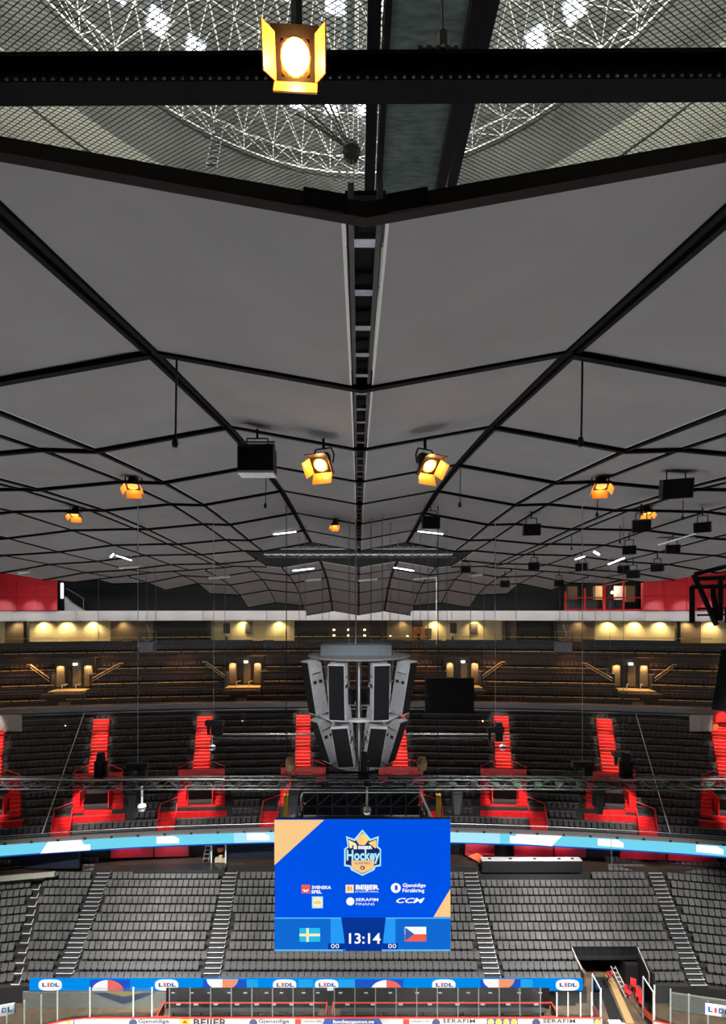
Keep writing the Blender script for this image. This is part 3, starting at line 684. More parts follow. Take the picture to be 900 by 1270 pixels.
for u in range(40, 900, 95):
    X = ux(u, 71.5); spot('tier_downlight', (X, arc(X, 71.0), 32.0), (X, arc(X, 68.4), 23.5), 5600, (1, .48, .18), 62, .9, .2)
for u in (75, 190, 300, 600, 690, 850):
    X = ux(u, 63.5); spot('balcony_downlight', (X, arc(X, 64.6), 19.3), (X, arc(X, 59.5), 13.8), 2000, (1, .5, .18), 70, .9, .15)
# boxes of the walls above the fascia: red side walls, glazed red-framed boxes, dark back
tag(curved(-140, 1040, 78.5, 33.0, 46, .3, mat('back_black', (.012, .013, .018), .8), 'wall_back'), 'black back wall under the ceiling rim', kind='structure')
def redwall(u0, u1, D, z0, z1, lb, cols, wz):
    t = thing('red_wall', lb, 'wall', (0, 0, 0)); e = (u1 - u0) / cols
    for c in range(cols):
        for k in range(3):
            a, b = z0 + (z1 - z0) * k / 3, z0 + (z1 - z0) * (k + 1) / 3
            curved(u0 + e * c + .35, u0 + e * (c + 1) - .35, D, a + .04, b - .04, .15, REDWALL, 'wall_plate', t)
    curved(u0, u1, D + .1, z0, z1, .1, mat('red_joint', (.22, .006, .01), .6), 'backing', t)
    curved(u0 - 40 if u0 < 100 else u0, u1 if u0 < 100 else u1 + 40, D - .3, z1 + .02, z1 + wz, .6, FASC, 'top_band', t)
    return t
redwall(-80, 71, 72.6, 33.72, 39.3, 'red panelled wall box above the fascia at the left edge', 6, 1.5)
redwall(797, 960, 72.6, 33.75, 39.9, 'red panelled wall box above the fascia at the right edge', 6, 1.3)
for u in (20, 55, 815, 850, 885): spot('red_wall_fill', P(u, 738, 50), P(u, 729, 68), 2000, (1, .9, .88), 34, .9, .3)  # unseen fills added in mid-air to brighten the red walls
gb = thing('glazed_box', 'red framed glazed box with furniture and warm lights under the ceiling rim', 'glazed box', (0, 0, 0))
def gp(u, D, z): X = ux(u, D); return Vector((X, arc(X, D), z))
for u, z1 in ((701, 36.5), (725, 37.0), (749, 37.6), (773, 38.0), (796, 38.6)): MB().tube(gp(u, 73.2, 33.7), gp(u, 73.2, z1), .14 if u != 749 else .25, 6).build('post', RED, gb)
for z in (35.6, 33.85): MB().path([gp(u, 73.2, z) for u in (701, 725, 749, 773, 796)], .10).build('rail', RED, gb)
MB().path([gp(749, 73.2, 37.4), gp(796, 73.2, 38.4)], .08).build('top_rail', mat('pink_rail', (.5, .2, .2), .4), gb)
for u, c in ((709, BRW), (742, BEI), (768, WHITE), (780, BRW)): MB().box(gp(u, 76, 36.2), (1.4, .6, 2.4)).build('furniture', c, gb)
MB().box(gp(735, 75, 34.6), (9, .8, 1.5)).build('counter', BLK, gb)
for u, v in ((757, 713), (770, 708), (774, 716), (787, 712), (759, 735)):
    o = MB().lathe([(0, -.22), (.2, -.1), (.22, .05), (.1, .22), (0, .25)], gp(u, 75.5, zof(v, 72)), 8).build('pendant_lamp', BULB, gb)
point('glazed_box_light', gp(760, 75, 37.0), 260, (1, .62, .4), .3)
# left stair and lit slot beside the red wall
one('lit_slot', MB().box(gp(77, 74, 36.6), (.3, .2, 2.2)), glow('cold_tube', (.8, .9, 1), 3), 'narrow cold lit slot beside the left red wall', 'light slot')
sl = thing('white_stair', 'pale curved stair flank behind the fascia beside the left red wall', 'stair', gp(90, 75, 33.7))
MB().hexa([(-1.2, 0, 0), (1.6, 0, 0), (1.6, .6, 0), (-1.2, .6, 0), (-1.2, 0, 2.1), (-.3, 0, 1.2), (-.3, .6, 1.2), (-1.2, .6, 2.1)]).build('flank', LTGREY, sl)
MB().path([(-.9, 0, 3.3), (1.6, 0, 1.8), (1.6, 0, 0)], .06).build('handrail', GREYM, sl)
# railings on the far right above the red wall
rg = thing('roof_railing', 'pale railings on the ledge above the right red wall', 'railing', (0, 0, 0))
MB().box(P(872, 690, 60), (5, 1.5, .3)).build('ledge', LTGREY, rg); MB().box(P(888, 696, 60), (2.4, 1.2, 1.8)).build('block', LTGREY, rg)
for v in (677, 684): MB().tube(P(840, v + 3, 60), P(930, v, 60), .05).build('rail', mat('green_glass_rail', (.3, .42, .38), .3), rg)
for u in (853, 868, 883, 900): MB().tube(P(u, 690, 60), P(u, 677, 60), .05).build('post', WHITE, rg)
# ------------------------------------------------------------------ text and flat graphics
def text_mesh(body, size, shear=0.0, bold=0.0, sp=1.0):
    cu = bpy.data.curves.new('t', 'FONT'); cu.body = body; cu.size = size; cu.shear = shear; cu.offset = bold; cu.space_character = sp
    cu.align_x = 'CENTER'; cu.align_y = 'CENTER'; cu.resolution_u = 2
    o = bpy.data.objects.new('t', cu); COL.objects.link(o); bpy.context.view_layer.update()
    me = bpy.data.meshes.new_from_object(o.evaluated_get(bpy.context.evaluated_depsgraph_get())); bpy.data.objects.remove(o); bpy.data.curves.remove(cu)
    return me
class Face:
    "flat upright face at a place: x right, z up, drawn towards the viewer side"
    def __init__(s, origin, rz=0, par=None): s.o = Vector(origin); s.rz = rz; s.par = par; s.n = 0
    def put(s, me, x, z, m, name, lift=0.01):
        me.materials.clear(); me.materials.append(m); o = link(name, me, s.par)
        R = Matrix.Rotation(s.rz, 3, 'Z'); base = s.par.location if s.par is not None else Vector((0, 0, 0))
        if s.par is not None and s.par.parent is not None: base = s.par.parent.location + s.par.location
        o.location = s.o + R @ Vector((x, -lift, z)) - base; o.rotation_euler = (PI / 2, 0, s.rz); return o
    def text(s, body, x, z, size, m, wid=None, lift=.01, name='lettering', **k):
        me = text_mesh(body, size, **k)
        if wid:
            xs = [v.co.x for v in me.vertices]; W = max(xs) - min(xs); sc = wid / W
            for v in me.vertices: v.co.x *= sc
        return s.put(me, x, z, m, name, lift)
    def poly(s, pts, m, lift=.006, name='graphic'):
        me = bpy.data.meshes.new(name); me.from_pydata([(x, z, 0) for x, z in pts], [], [tuple(range(len(pts)))]); return s.put(me, 0, 0, m, name, lift)
    def rect(s, x0, z0, x1, z1, m, lift=.006, name='graphic'): return s.poly([(x0, z0), (x1, z0), (x1, z1), (x0, z1)], m, lift, name)
    def disc(s, x, z, rx, rz, m, lift=.008, a0=0, a1=360, name='graphic', n=24):
        return s.poly([(x + rx * math.cos(math.radians(a0 + (a1 - a0) * i / n)), z + rz * math.sin(math.radians(a0 + (a1 - a0) * i / n))) for i in range(n + (a1 - a0 < 360))], m, lift, name)
# ------------------------------------------------------------------ scoreboard
SB = P(449.5, 1178, 23.5); k_ = 23.5 / F      # metres per photo pixel on the screen plane
sb = thing('scoreboard', 'large hanging video scoreboard with blue hockey screen', 'scoreboard', SB)
W_, H_ = 217 * k_, 162 * k_
HN = mat('housing_navy', (.02, .025, .04), .5); hh_ = 20.7 - SB.z
MB().box((0, 7.1, hh_ / 2), (W_, .15, hh_)).build('rear_screen_back', HN, sb)
for s in (-1, 1): MB().box((s * (W_ / 2 - .1), 3.6, hh_ / 2), (.15, 6.9, hh_)).build('side_screen_back', HN, sb)
MB().box((0, .12, H_ / 2), (W_, .18, H_)).build('screen_case', HN, sb)
MB().box((0, 3.6, hh_ - .1), (W_, 6.9, .1)).build('inner_deck', HN, sb)
E = {n: glow('screen_' + n, c, s) for n, c, s in (('blue', (0.0, .085, .78), 1.0), ('gold', (1.0, .62, .26), .95), ('navy', (.002, .035, .30), 1.0), ('band', (.005, .14, .62), 1.0), ('sky', (.02, .32, .90), 1.0), ('white', (1, 1, 1), 1.0), ('swede', (.02, .50, .80), 1.0), ('cream', (1, .85, .45), 1.0), ('red', (.95, .13, .08), .9), ('flagblue', (.03, .13, .45), 1), ('ice', (.45, .85, 1), 1), ('ink', (.01, .03, .16), .8), ('line', (.1, .5, 1.0), 1.0), ('yellow', (1, .68, .18), 1.0))}
scr = MB().box((0, -.03, H_ / 2), (W_, .08, H_)).build('screen', E['blue'], sb)
fc = Face(SB + Vector((0, -.075, 0)), 0, scr)
X_ = lambda u: (u - 449.5) * k_
Z_ = lambda v: (1178 - v) * k_
fc.poly([(X_(340.5), Z_(1072)), (X_(340.5), Z_(1016)), (X_(402), Z_(1016))][::-1], E['gold'])
fc.poly([(X_(558), Z_(1136)), (X_(558), Z_(1101)), (X_(537), Z_(1136))], E['gold'])
fc.rect(X_(340.5), Z_(1178), X_(558), Z_(1137), E['band']); fc.rect(X_(340.5), Z_(1138), X_(558), Z_(1136.6), E['line'], .010); fc.rect(X_(340.5), Z_(1178), X_(425), Z_(1176), E['line'], .010); fc.rect(X_(473), Z_(1178), X_(558), Z_(1176), E['line'], .010)
fc.poly([(X_(410), Z_(1177)), (X_(428), Z_(1177)), (X_(424), Z_(1138)), (X_(410), Z_(1138))], E['sky'], .009); fc.poly([(X_(474), Z_(1177)), (X_(490), Z_(1177)), (X_(490), Z_(1138)), (X_(478), Z_(1138))], E['sky'], .009)
fc.poly([(X_(429), Z_(1178)), (X_(473), Z_(1178)), (X_(478), Z_(1136.5)), (X_(423), Z_(1136.5))], E['navy'], .012)
fc.rect(X_(407), Z_(1176), X_(428), Z_(1168.5), E['navy'], .012); fc.rect(X_(474), Z_(1176), X_(493), Z_(1168.5), E['navy'], .012)
fc.text('13:14', X_(450.5), Z_(1163), 18 * k_, E['white'], 39 * k_, .02, bold=.012)
fc.text('00', X_(415.5), Z_(1172), 8 * k_, E['white'], 10 * k_, .02); fc.text('00', X_(486), Z_(1172), 8 * k_, E['white'], 10 * k_, .02)
fc.rect(X_(371.5), Z_(1166.5), X_(397), Z_(1149.5), E['swede'], .014); fc.rect(X_(371.5), Z_(1159.6), X_(397), Z_(1156.4), E['cream'], .016); fc.rect(X_(380), Z_(1166.5), X_(383), Z_(1149.5), E['cream'], .017)
fc.rect(X_(501.5), Z_(1166), X_(528), Z_(1157), E['red'], .014); fc.rect(X_(501.5), Z_(1157), X_(528), Z_(1148), E['white'], .014); fc.poly([(X_(502), Z_(1165.5)), (X_(513.5), Z_(1157)), (X_(502), Z_(1148.5))], E['flagblue'], .016)
# crest
cr = lambda pts: [(X_(415 + a * 70 / 900), Z_(1020 + b * 70 / 900)) for a, b in pts]
fc.poly(cr([(440, 835), (260, 745), (240, 695), (150, 680), (150, 410), (205, 365), (180, 205), (310, 250), (440, 100), (570, 250), (700, 205), (685, 365), (735, 410), (735, 680), (650, 695), (630, 745)]), E['ice'], .014)
fc.poly(cr([(440, 808), (280, 725), (255, 670), (175, 655), (175, 420), (225, 380), (208, 240), (320, 285), (440, 135), (555, 285), (672, 240), (660, 380), (715, 420), (715, 655), (635, 670), (610, 725)]), E['ink'], .017)
fc.poly(cr([(440, 150), (545, 260), (480, 345), (390, 345), (335, 260)]), E['yellow'], .020); fc.poly(cr([(440, 150), (440, 345), (390, 345), (335, 260)]), E['gold'], .021)
fc.poly(cr([(218, 260), (345, 325), (330, 370), (240, 400)]), E['cream'], .020); fc.poly(cr([(660, 260), (655, 400), (600, 370), (535, 310)]), E['yellow'], .020)
fc.poly(cr([(270, 350), (610, 350), (590, 412), (290, 412)]), E['navy'], .022); fc.text('BEIJER', X_(415 + 37.5), Z_(1020 + 30), 5 * k_, E['white'], 17.5 * k_, .028, bold=.01); fc.rect(*cr([(300, 410)])[0], *cr([(355, 350)])[0], E['cream'], .026)
fc.text('Hockey', X_(415 + 34.6), Z_(1020 + 40), 17.5 * k_, E['ice'], 41 * k_, .028, bold=.022)
fc.poly(cr([(440, 795), (270, 715), (265, 590), (630, 590), (620, 715)]), E['gold'], .026); fc.text('GAMES', X_(449.4), Z_(1069.2), 4 * k_, E['ink'], 19 * k_, .034); fc.disc(X_(449.4), Z_(1074.8), 2.8 * k_, 2.6 * k_, E['ink'], .032); fc.disc(X_(449.2), Z_(1074.8), 1.4 * k_, 1.5 * k_, E['gold'], .036)
# sponsors
fc.rect(X_(374), Z_(1106.5), X_(384.5), Z_(1096), E['red'], .014); fc.disc(X_(379.2), Z_(1101.6), 3.4 * k_, 3 * k_, E['white'], .018, 180, 360); fc.disc(X_(379.2), Z_(1101.6), 1.4 * k_, 1.4 * k_, E['red'], .020)
fc.text('SVENSKA', X_(398.5), Z_(1099.5), 5.4 * k_, E['white'], 24 * k_, .016, bold=.008); fc.text('SPEL', X_(392.5), Z_(1105), 5.4 * k_, E['white'], 13 * k_, .016, bold=.008)
fc.rect(X_(428.5), Z_(1106), X_(438.5), Z_(1096), E['cream'], .014); fc.text('B', X_(433.5), Z_(1101), 8 * k_, E['red'], 6 * k_, .018)
fc.text('BEIJER', X_(454.8), Z_(1099.3), 7.6 * k_, E['white'], 29 * k_, .016, bold=.014); fc.text('BYGGMATERIAL', X_(454.8), Z_(1104.6), 3 * k_, E['white'], 29 * k_, .016)
fc.disc(X_(490.5), Z_(1100), 6.1 * k_, 6.1 * k_, E['white'], .014); fc.text('1', X_(491), Z_(1100), 8 * k_, E['blue'], 3.4 * k_, .018, bold=.01)
fc.text('Gjensidige', X_(513), Z_(1096.8), 6.2 * k_, E['white'], 28.5 * k_, .016, bold=.006); fc.text('Försäkring', X_(512), Z_(1103.2), 6.2 * k_, E['white'], 27 * k_, .016, bold=.006)
fc.rect(X_(387), Z_(1125), X_(400.5), Z_(1110.5), E['ice'], .013); fc.disc(X_(393.8), Z_(1117.8), 6.3 * k_, 6.5 * k_, E['cream'], .016); fc.text('LIDL', X_(393.8), Z_(1117.8), 4 * k_, E['flagblue'], 9 * k_, .020)
fc.disc(X_(434.3), Z_(1116.6), 5.0 * k_, 5.0 * k_, E['white'], .014); fc.text('SERAFIM', X_(455), Z_(1114.6), 5 * k_, E['white'], 28 * k_, .016, bold=.004); fc.text('FINANS', X_(452.5), Z_(1120), 4.4 * k_, E['white'], 23 * k_, .016)
fc.text('CCM', X_(506), Z_(1115.8), 8.5 * k_, E['white'], 35 * k_, .016, bold=.008, shear=.35)
# frame of the cube above the screens
tt = MB().box((0, 6.6, 22.2 - SB.z), (7.2, .05, 2.0)).build('frame_backing', mat('navy_black', (.008, .012, .022), .7), sb)
zt_, zb_, zm_ = 22.6 - SB.z, 20.9 - SB.z, 21.8 - SB.z
TG = mat('truss_grey', (.055, .062, .062), .5, 0)
mb = MB()
for z in (zt_, zm_, zb_): mb.box((0, 6.4, z), (7.3, .10, .10))
for i in range(9): x = -3.65 + 7.3 * i / 8; mb.box((x, 6.4, (zt_ + zb_) / 2), (.09, .09, zt_ - zb_))
for i in range(8): x = -3.65 + 7.3 * i / 8; a, b = ((x, 6.4, zm_), (x + .91, 6.4, zt_)); mb.tube(a, b, .05, 4)
mb.build('rear_truss', TG, sb)
for s in (-1, 1):
    mb = MB()
    for z in (zt_, zm_, zb_): mb.tube((s * 3.65, 6.4, z), (s * 3.9, .5, z), .06, 4)
    for i in range(7): t = i / 6; x = s * (3.65 + .25 * t); mb.box((x, 6.4 - 5.9 * t, (zt_ + zb_) / 2), (.09, .09, zt_ - zb_))
    for i in range(6): t = i / 6; mb.tube((s * (3.65 + .25 * t), 6.4 - 5.9 * t, zb_ if i % 2 else zt_), (s * (3.65 + .25 * (t + 1 / 6)), 6.4 - 5.9 * (t + 1 / 6), zt_ if i % 2 else zb_), .045, 4)
    mb.build('side_truss', TG, sb)
    MB().box((s * 3.95, 1.6, 23.5 - SB.z), (.22, .3, 1.75)).build('chain_hoist', YEL, sb)
# hanging cables of the scoreboard
for u in (355, 543): one('scoreboard_cable', MB().tube(P(u, 1020, 25.1), (P(u, 800, 25.1).x, 25.1, ceil_z(P(u, 800, 25.1).x, 25.1)), .025, 5), BLK, f'thick black hoist cable above the {"left" if u < 444 else "right"} side of the scoreboard', 'cable', 'scoreboard cables')
# ------------------------------------------------------------------ hanging line array cluster
CLY = 26.0
ck = CLY / F
cl = thing('speaker_cluster', 'hanging ring of grey line array loudspeakers above the scoreboard', 'speaker cluster', P(445, 812, CLY))
CB = mat('cabinet_grey', (.50, .505, .52), .5); GR = mat('speaker_grille', (.006, .006, .007), .8, spec=.2)
def column(top, bot, face, wd, dp):
    top = Vector(top); bot = Vector(bot); dn = (bot - top).normalized(); h = (bot - top).length
    f = Matrix.Rotation(face, 3, 'Z') @ Vector((0, -1, 0)); f = (f - dn * f.dot(dn)).normalized(); sd = f.cross(dn).normalized()
    if sd.dot(Matrix.Rotation(face, 3, 'Z') @ Vector((1, 0, 0))) < 0: sd = -sd
    R = Matrix((sd, -f, -dn)).transposed()
    pt = lambda x, y, z: top + R @ Vector((x, y, z))
    o = MB().hexa([pt(-wd, -dp, -h), pt(wd, -dp, -h), pt(wd * .92, dp, -h), pt(-wd * .92, dp, -h), pt(-wd, -dp, 0), pt(wd, -dp, 0), pt(wd * .92, dp, 0), pt(-wd * .92, dp, 0)]).build('speaker_column', CB, cl)
    MB().box(pt(0, -dp - .01, -h / 2), (wd * 1.86, .02, h - .14), R).build('grille', GR, o)
    for s in (-1, 1):
        for y in (-.15, .17): MB().box(pt(s * wd * .97, y, -h * .40), (.06, .17, .15), R).build('handle_recess', BLK, o)
        MB().box(pt(s * wd * .965, 0, -h * .24), (.05, .5, .03), R).build('joint', BLK, o)
for sy in (-1, 1):
    for sx in (-1, 1):
        fa_ = lambda d: math.radians(sx * d) if sy < 0 else math.radians(180 - sx * d)
        column((sx * 1.02, sy * 2.45, -.18), (sx * .98, sy * 2.3, -2.95), fa_(13), .41, .375)
        if sy < 0: column((sx * 2.50, sy * .95, -.18), (sx * 2.08, sy * .8, -2.95), fa_(58), .41, .375)
        column((sx * .93, sy * 2.0, -3.25), (sx * .60, sy * 1.35, -5.45), fa_(10), .43, .34)
        if sy < 0: column((sx * 2.05, sy * .85, -3.2), (sx * 1.38, sy * .6, -5.45), fa_(58), .41, .36)
MB().box((-.15, 0, .30), (3.7, 1.6, .55)).build('top_housing', mat('blue_grey_paint', (.12, .145, .16), .5), cl)
MB().lathe([(0, -.06), (2.75, -.06), (2.75, .02), (0, .02)], n=16).build('top_plate', mat('plate_grey', (.20, .20, .21), .5), cl)
MB().lathe([(1.9, -3.1), (2.35, -3.1), (2.35, -2.98), (1.9, -2.98), (1.9, -3.1)], n=16).build('middle_ring', LTGREY, cl)
MB().lathe([(0, -5.75), (1.55, -5.75), (1.75, -5.6), (1.55, -5.5), (0, -5.5)], n=16).build('bottom_plate', mat('grey_plate', (.28, .28, .29), .5), cl)
MB().tube((0, 0, 0), (0, 0, -5.7), .16, 8).build('mast', LTGREY, cl)
for az in (-48, 48, 0, -98, 98, 180):
    R = Matrix.Rotation(math.radians(az), 3, 'Z'); mb = MB(); mb.tube(R @ Vector((0, -1.9, 0)), R @ Vector((0, -1.6, -3.0)), .05); mb.tube(R @ Vector((0, -1.6, -3.0)), R @ Vector((0, -1.1, -5.6)), .05); mb.build('strut', LTGREY, cl)
for x, y in ((-1.2, -.6), (1.0, -.6), (-1.2, .6), (1.0, .6)): MB().box((x * .4, y * .4, -2.2), (.5, .4, .8)).build('amplifier', DKGREY, cl)
for u in (433, 441, 460, 474): one('cluster_cable', MB().tube(P(u, 801, 26), (P(u, 800, 26).x, 26, ceil_z(P(u, 800, 26).x, 26)), .022 if u != 441 else .035, 5), CABLEW if u == 441 else CABLE, f'thin suspension cable above the speaker cluster, {dict([(433, "far left one"), (441, "pale thick one"), (460, "right of the pale one"), (474, "far right one")])[u]}', 'cable', 'cluster cables')
# ------------------------------------------------------------------ long lighting truss with moving heads
TY = 20.5
tr = thing('lighting_truss', 'long dark lighting truss spanning the whole width of the hall', 'truss', P(444, 971, TY))
for s0, s1 in ((-19, -9.5), (-9.5, 0), (0, 9.5), (9.5, 19)):
    mb = MB(); truss(mb, (s0, 0, 0), (s1, 0, 0), .40, .42, 24, .024, .014); mb.build('truss_section', mat('truss_dark', (.032, .036, .032), .5, 0), tr)
MB().tube((-19, -.24, .24), (-5.6, -.24, .24), .035, 6).build('cable_duct', mat('pale_pipe', (.16, .15, .14), .4), tr)
MB().tube((10.9, -.24, .24), (19, -.24, .24), .035, 6).build('cable_duct', mat('pale_pipe', (.55, .52, .48), .4), tr)
for x in [i * .9 - 16 for i in range(37)]: MB().box((x + .2 * math.sin(x * 7), -.05, -.02), (.3, .2, .12 + .06 * math.sin(x * 3))).build('cable_bundle', [BLK, DKGREY, mat('green_tape', (.04, .09, .06), .6)][int(abs(x * 10)) % 3], tr)
def head(p, up, label, sc=1.0):
    s = 1 if up else -1; o = thing('moving_head_light', label, 'stage light', p, 0, 'moving head lights on the long truss')
    MB().box((0, 0, s * .08), (.42 * sc, .36 * sc, .16)).build('base', BLK, o)
    for x in (-.2, .2): MB().box((x * sc, 0, s * .42), (.06, .22, .62 * sc)).build('yoke_arm', BLKM, o)
    MB().hexa([Vector(q) * sc for q in ((-.16, -.16, s * .2), (.16, -.16, s * .2), (.16, .16, s * .2), (-.16, .16, s * .2), (-.11, -.13, s * 1.05), (.11, -.13, s * 1.05), (.11, .13, s * 1.05), (-.11, .13, s * 1.05))] if s > 0 else [Vector(q) * sc for q in ((-.11, -.13, -1.05), (.11, -.13, -1.05), (.11, .13, -1.05), (-.11, .13, -1.05), (-.2, -.18, -.2), (.2, -.18, -.2), (.2, .18, -.2), (-.2, .18, -.2))]).build('lamp_head', BLK, o)
    MB().lathe([(0, 0), (.12 * sc, 0), (.13 * sc, .05), (0, .05)], (0, -.02, s * 1.05 * sc), 10).build('lens', mat('dark_lens', (.04, .05, .08), .1), o)
for u, up, lb in ((125, 1, 'black stage light standing on the truss at the left red stairs'), (776, 1, 'black stage light standing on the truss at the right red stairs'), (451, 1, 'black stage light standing on the truss under the speaker cluster'), (165, 0, 'black stage light hanging from the truss at the left'), (365, 0, 'black stage light hanging from the truss beside the scoreboard top left'), (566, 0, 'black stage light hanging from the truss beside the scoreboard top right'), (742, 0, 'black stage light hanging from the truss at the right')):
    head(P(u, 965 if up else 978, TY), up, lb)
def dome_cam(u, v0, v1, D, lb):
    p = P(u, v0, D); h = (v1 - v0) * D / F; o = thing('dome_camera', lb, 'camera', p, 0, 'white dome cameras')
    MB().tube((0, 0, 0), (0, 0, -h + .2), .045, 8).build('drop_pole', WHITE, o); MB().lathe([(.05, .1), (.16, .05), (.18, -.08), (.12, -.2), (0, -.24)], (0, 0, -h + .15), 12).build('dome', WHITE, o)
    MB().lathe([(.19, -.02), (.19, -.07)], (0, 0, -h + .15), 12).build('trim_ring', BLK, o)
dome_cam(176, 975, 1004, TY, 'white dome camera on a pole below the truss at the left'); dome_cam(455, 976, 1008, TY, 'white dome camera on a pole above the scoreboard screen')
dome_cam(263, 911, 929, 27.5, 'small white camera under the left end of the rear pipe'); dome_cam(623, 911, 929, 27.5, 'small white camera under the right end of the rear pipe')
# rear pipe
rp_ = thing('rear_lighting_pipe', 'grey lighting pipe behind the speaker cluster', 'pipe', P(450, 911, 27.5))
MB().tube((-8.6, 0, 0), (8.8, 0, 0), .05, 8).build('pipe', mat('grey_pipe', (.06, .06, .06), .5), rp_); MB().tube((-8.6, 0, -.2), (8.8, 0, -.2), .025, 6).build('lower_pipe', DKGREY, rp_)
for x in (-8.4, 7.7): MB().box((x, 0, .35), (.35, .35, .7)).build('motor', BLK, rp_)
# black screen back
bs = thing('black_screen', 'black hanging screen panel right of the speaker cluster', 'screen', P(557, 862, 25))
MB().box((0, 0, 0), (2.5, .25, 1.78)).build('panel', mat('screen_black', (.006, .006, .008), .35), bs); MB().box((0, -.02, 0), (2.5, .25, .03)).build('seam', BLK, bs)
for x in (-1.1, 1.1): MB().tube((x, 0, .85), (x, 0, 7), .015, 4).build('suspension_wire', CABLE, bs)
# tan paddles and cables
for u, lb in ((360, 'left'), (523, 'right')):
    o = thing('tan_paddle', f'tan oval paddle hanging beside the {lb} red portal near the truss', 'paddle', P(u, 964, 20.5))
    MB().tube((0, 0, -.15), (0, 0, .3), .03).build('stick', GREYM, o); MB().lathe([(0, -.32), (.18, -.26), (.22, 0), (.16, .26), (0, .32)], (0, 0, .58), 10).build('disc', GOLD, o)
CB_ = [(171, 700, 948, 21, 1, 'from the ceiling to the left hoist'), (182, 712, 795, 40, 0, 'above the left grey crate, first'), (193, 708, 800, 40, 0, 'above the left grey crate, second'), (265, 797, 893, 24, 1, 'ending at the third red stairs'), (279, 800, 858, 40, 0, 'right of the third red stairs top'), (122, 690, 858, 40, 0, 'near the left doorway'), (379, 690, 775, 30, 0, 'left above the cluster'), (371, 690, 800, 30, 0, 'second left above the cluster'), (484, 672, 930, 28, 0, 'right above the cluster'), (512, 690, 800, 30, 0, 'above the right suite, first'), (521, 690, 800, 30, 0, 'above the right suite, second'), (554, 672, 800, 30, 0, 'above the black screen'), (614, 797, 905, 26, 1, 'ending at the red stairs right of the screen'), (600, 760, 850, 40, 0, 'right of the black screen'), (722, 800, 945, 21, 1, 'ending at the right hoist'), (738, 792, 868, 40, 0, 'at the right tier, first'), (756, 800, 870, 40, 0, 'at the right tier, second'), (773, 800, 935, 24, 0, 'ending at the right standing light'), (694, 690, 800, 40, 0, 'above the right grey crate, first'), (704, 690, 790, 40, 0, 'above the right grey crate, second'), (494, 690, 790, 34, 0, 'near the cluster top right'), (541, 690, 800, 34, 0, 'between suite and cluster'), (400, 692, 775, 34, 0, 'thin one left of the cluster mast'), (640, 700, 800, 40, 0, 'at the dark right suite')]
for u, a, b, D, pale, lb in CB_: one('hanging_cable', MB().tube((P(u, a, D).x, D, ceil_z(P(u, a, D).x, D) + .05), P(u, b, D), .016 if pale else .5e-3 * D, 4), CABLEW if pale else CABLE, f'{"pale" if pale else "grey"} vertical cable {lb}', 'cable', 'vertical cables')
for a, b, D, lb in (((108, 874), (52, 1034), 49.6, 'left'), ((785, 874), (831, 1034), 49.6, 'right')): one('slanted_cable', MB().tube(P(*a, 63.2), P(*b, D), .045, 4), CABLEW, f'slanted guy cable running down across the {lb} upper tier', 'cable')
one('slanted_cable', MB().tube(P(755, 974, 20.5), P(762, 1160, 20.5), .010, 4), CABLE, 'thin slanted wire hanging before the right lower seats', 'cable')
for u, v, D, lb in ((169, 951, 21, 'left pale cable'), (722, 949, 21, 'right pale cable'), (266, 898, 24, 'cable at the third red stairs'), (614, 906, 26, 'cable right of the black screen'), (771, 936, 24, 'right standing stage light')):
    o = thing('hoist_motor', f'small dark hoist motor at the end of the {lb}', 'hoist', P(u + (2 if u == 169 else 0), v, D), 0, 'hoist motors'); MB().box((0, 0, .05), (.9, .3, .25)).build('body', DKGREY, o); MB().tube((-.3, 0, 0), (-.3, 0, -.5), .08, 6).build('chain_bag', BLK, o); MB().box((.2, 0, -.3), (.35, .3, .5)).build('gearbox', BLK, o)
for u, lb in ((182, 'left'), (698, 'right')):
    o = thing('hanging_crate', f'grey hanging equipment crate before the {lb} suites', 'crate', P(u, 809, 40)); MB().box((0, 0, .45), (1.25, .6, .8)).build('case', LAV, o)
    MB().path([(-.65, 0, .85), (-.65, 0, 1.7), (.75, 0, 1.7), (.75, 0, .85)], .03).build('frame', GREYM, o)
    MB().path([(-.3, 0, 1.2), (-.1, 0, .95), (.2, 0, 1.0), (.3, 0, 1.5), (.0, 0, 2.3)], .03).build('cable_loop', LTGREY, o)
# right edge rig
rr_ = thing('rigging_frame', 'black angular rigging frame at the right edge below the ceiling', 'rig', P(880, 745, 20))
mb = MB()
for a, b in (((860, 713), (888, 775)), ((862, 712), (905, 701)), ((858, 728), (858, 772)), ((858, 728), (905, 727)), ((893, 715), (893, 770)), ((884, 730), (888, 770)), ((865, 755), (905, 754)), ((865, 763), (905, 762)), ((862, 718), (905, 716)), ((900, 755), (900, 772))): MB().tube(P(*a, 20) - rr_.location, P(*b, 20) - rr_.location, .10 if a[0] < 895 and a[1] < 740 else .05, 6).build('bar', BLKM, rr_)
sp = one('black_speaker_stack', MB().hexa([P(882, 880, 18), P(930, 884, 18), P(930, 884, 19), P(884, 880, 19), P(894, 806, 18), P(930, 800, 18), P(930, 800, 19), P(895, 806, 19)]), BLK, 'black slanted cabinet cut by the right frame edge', 'cabinet')
for u, D, lb in ((5, 60, 'left'), (868, 60, 'right')):
    o = thing('white_door_panels', f'pale double door panels beside the {lb} red portal', 'door', P(u + 7 if u < 99 else u + 0, 897, 59.2)); MB().box((-.6, 0, 0), (1.35, .1, 2.0)).build('leaf', mat('pale_door', (.3, .3, .3), .6), o); MB().box((.8, 0, 0), (1.35, .1, 2.0)).build('leaf', mat('pale_door', (.3, .3, .3), .6), o); MB().box((-1.6 if u < 99 else 1.9, .05, 0), (.6, .1, 2.0)).build('orange_reveal', mat('orange_glow_wall', (.7, .13, .04), .6), o)
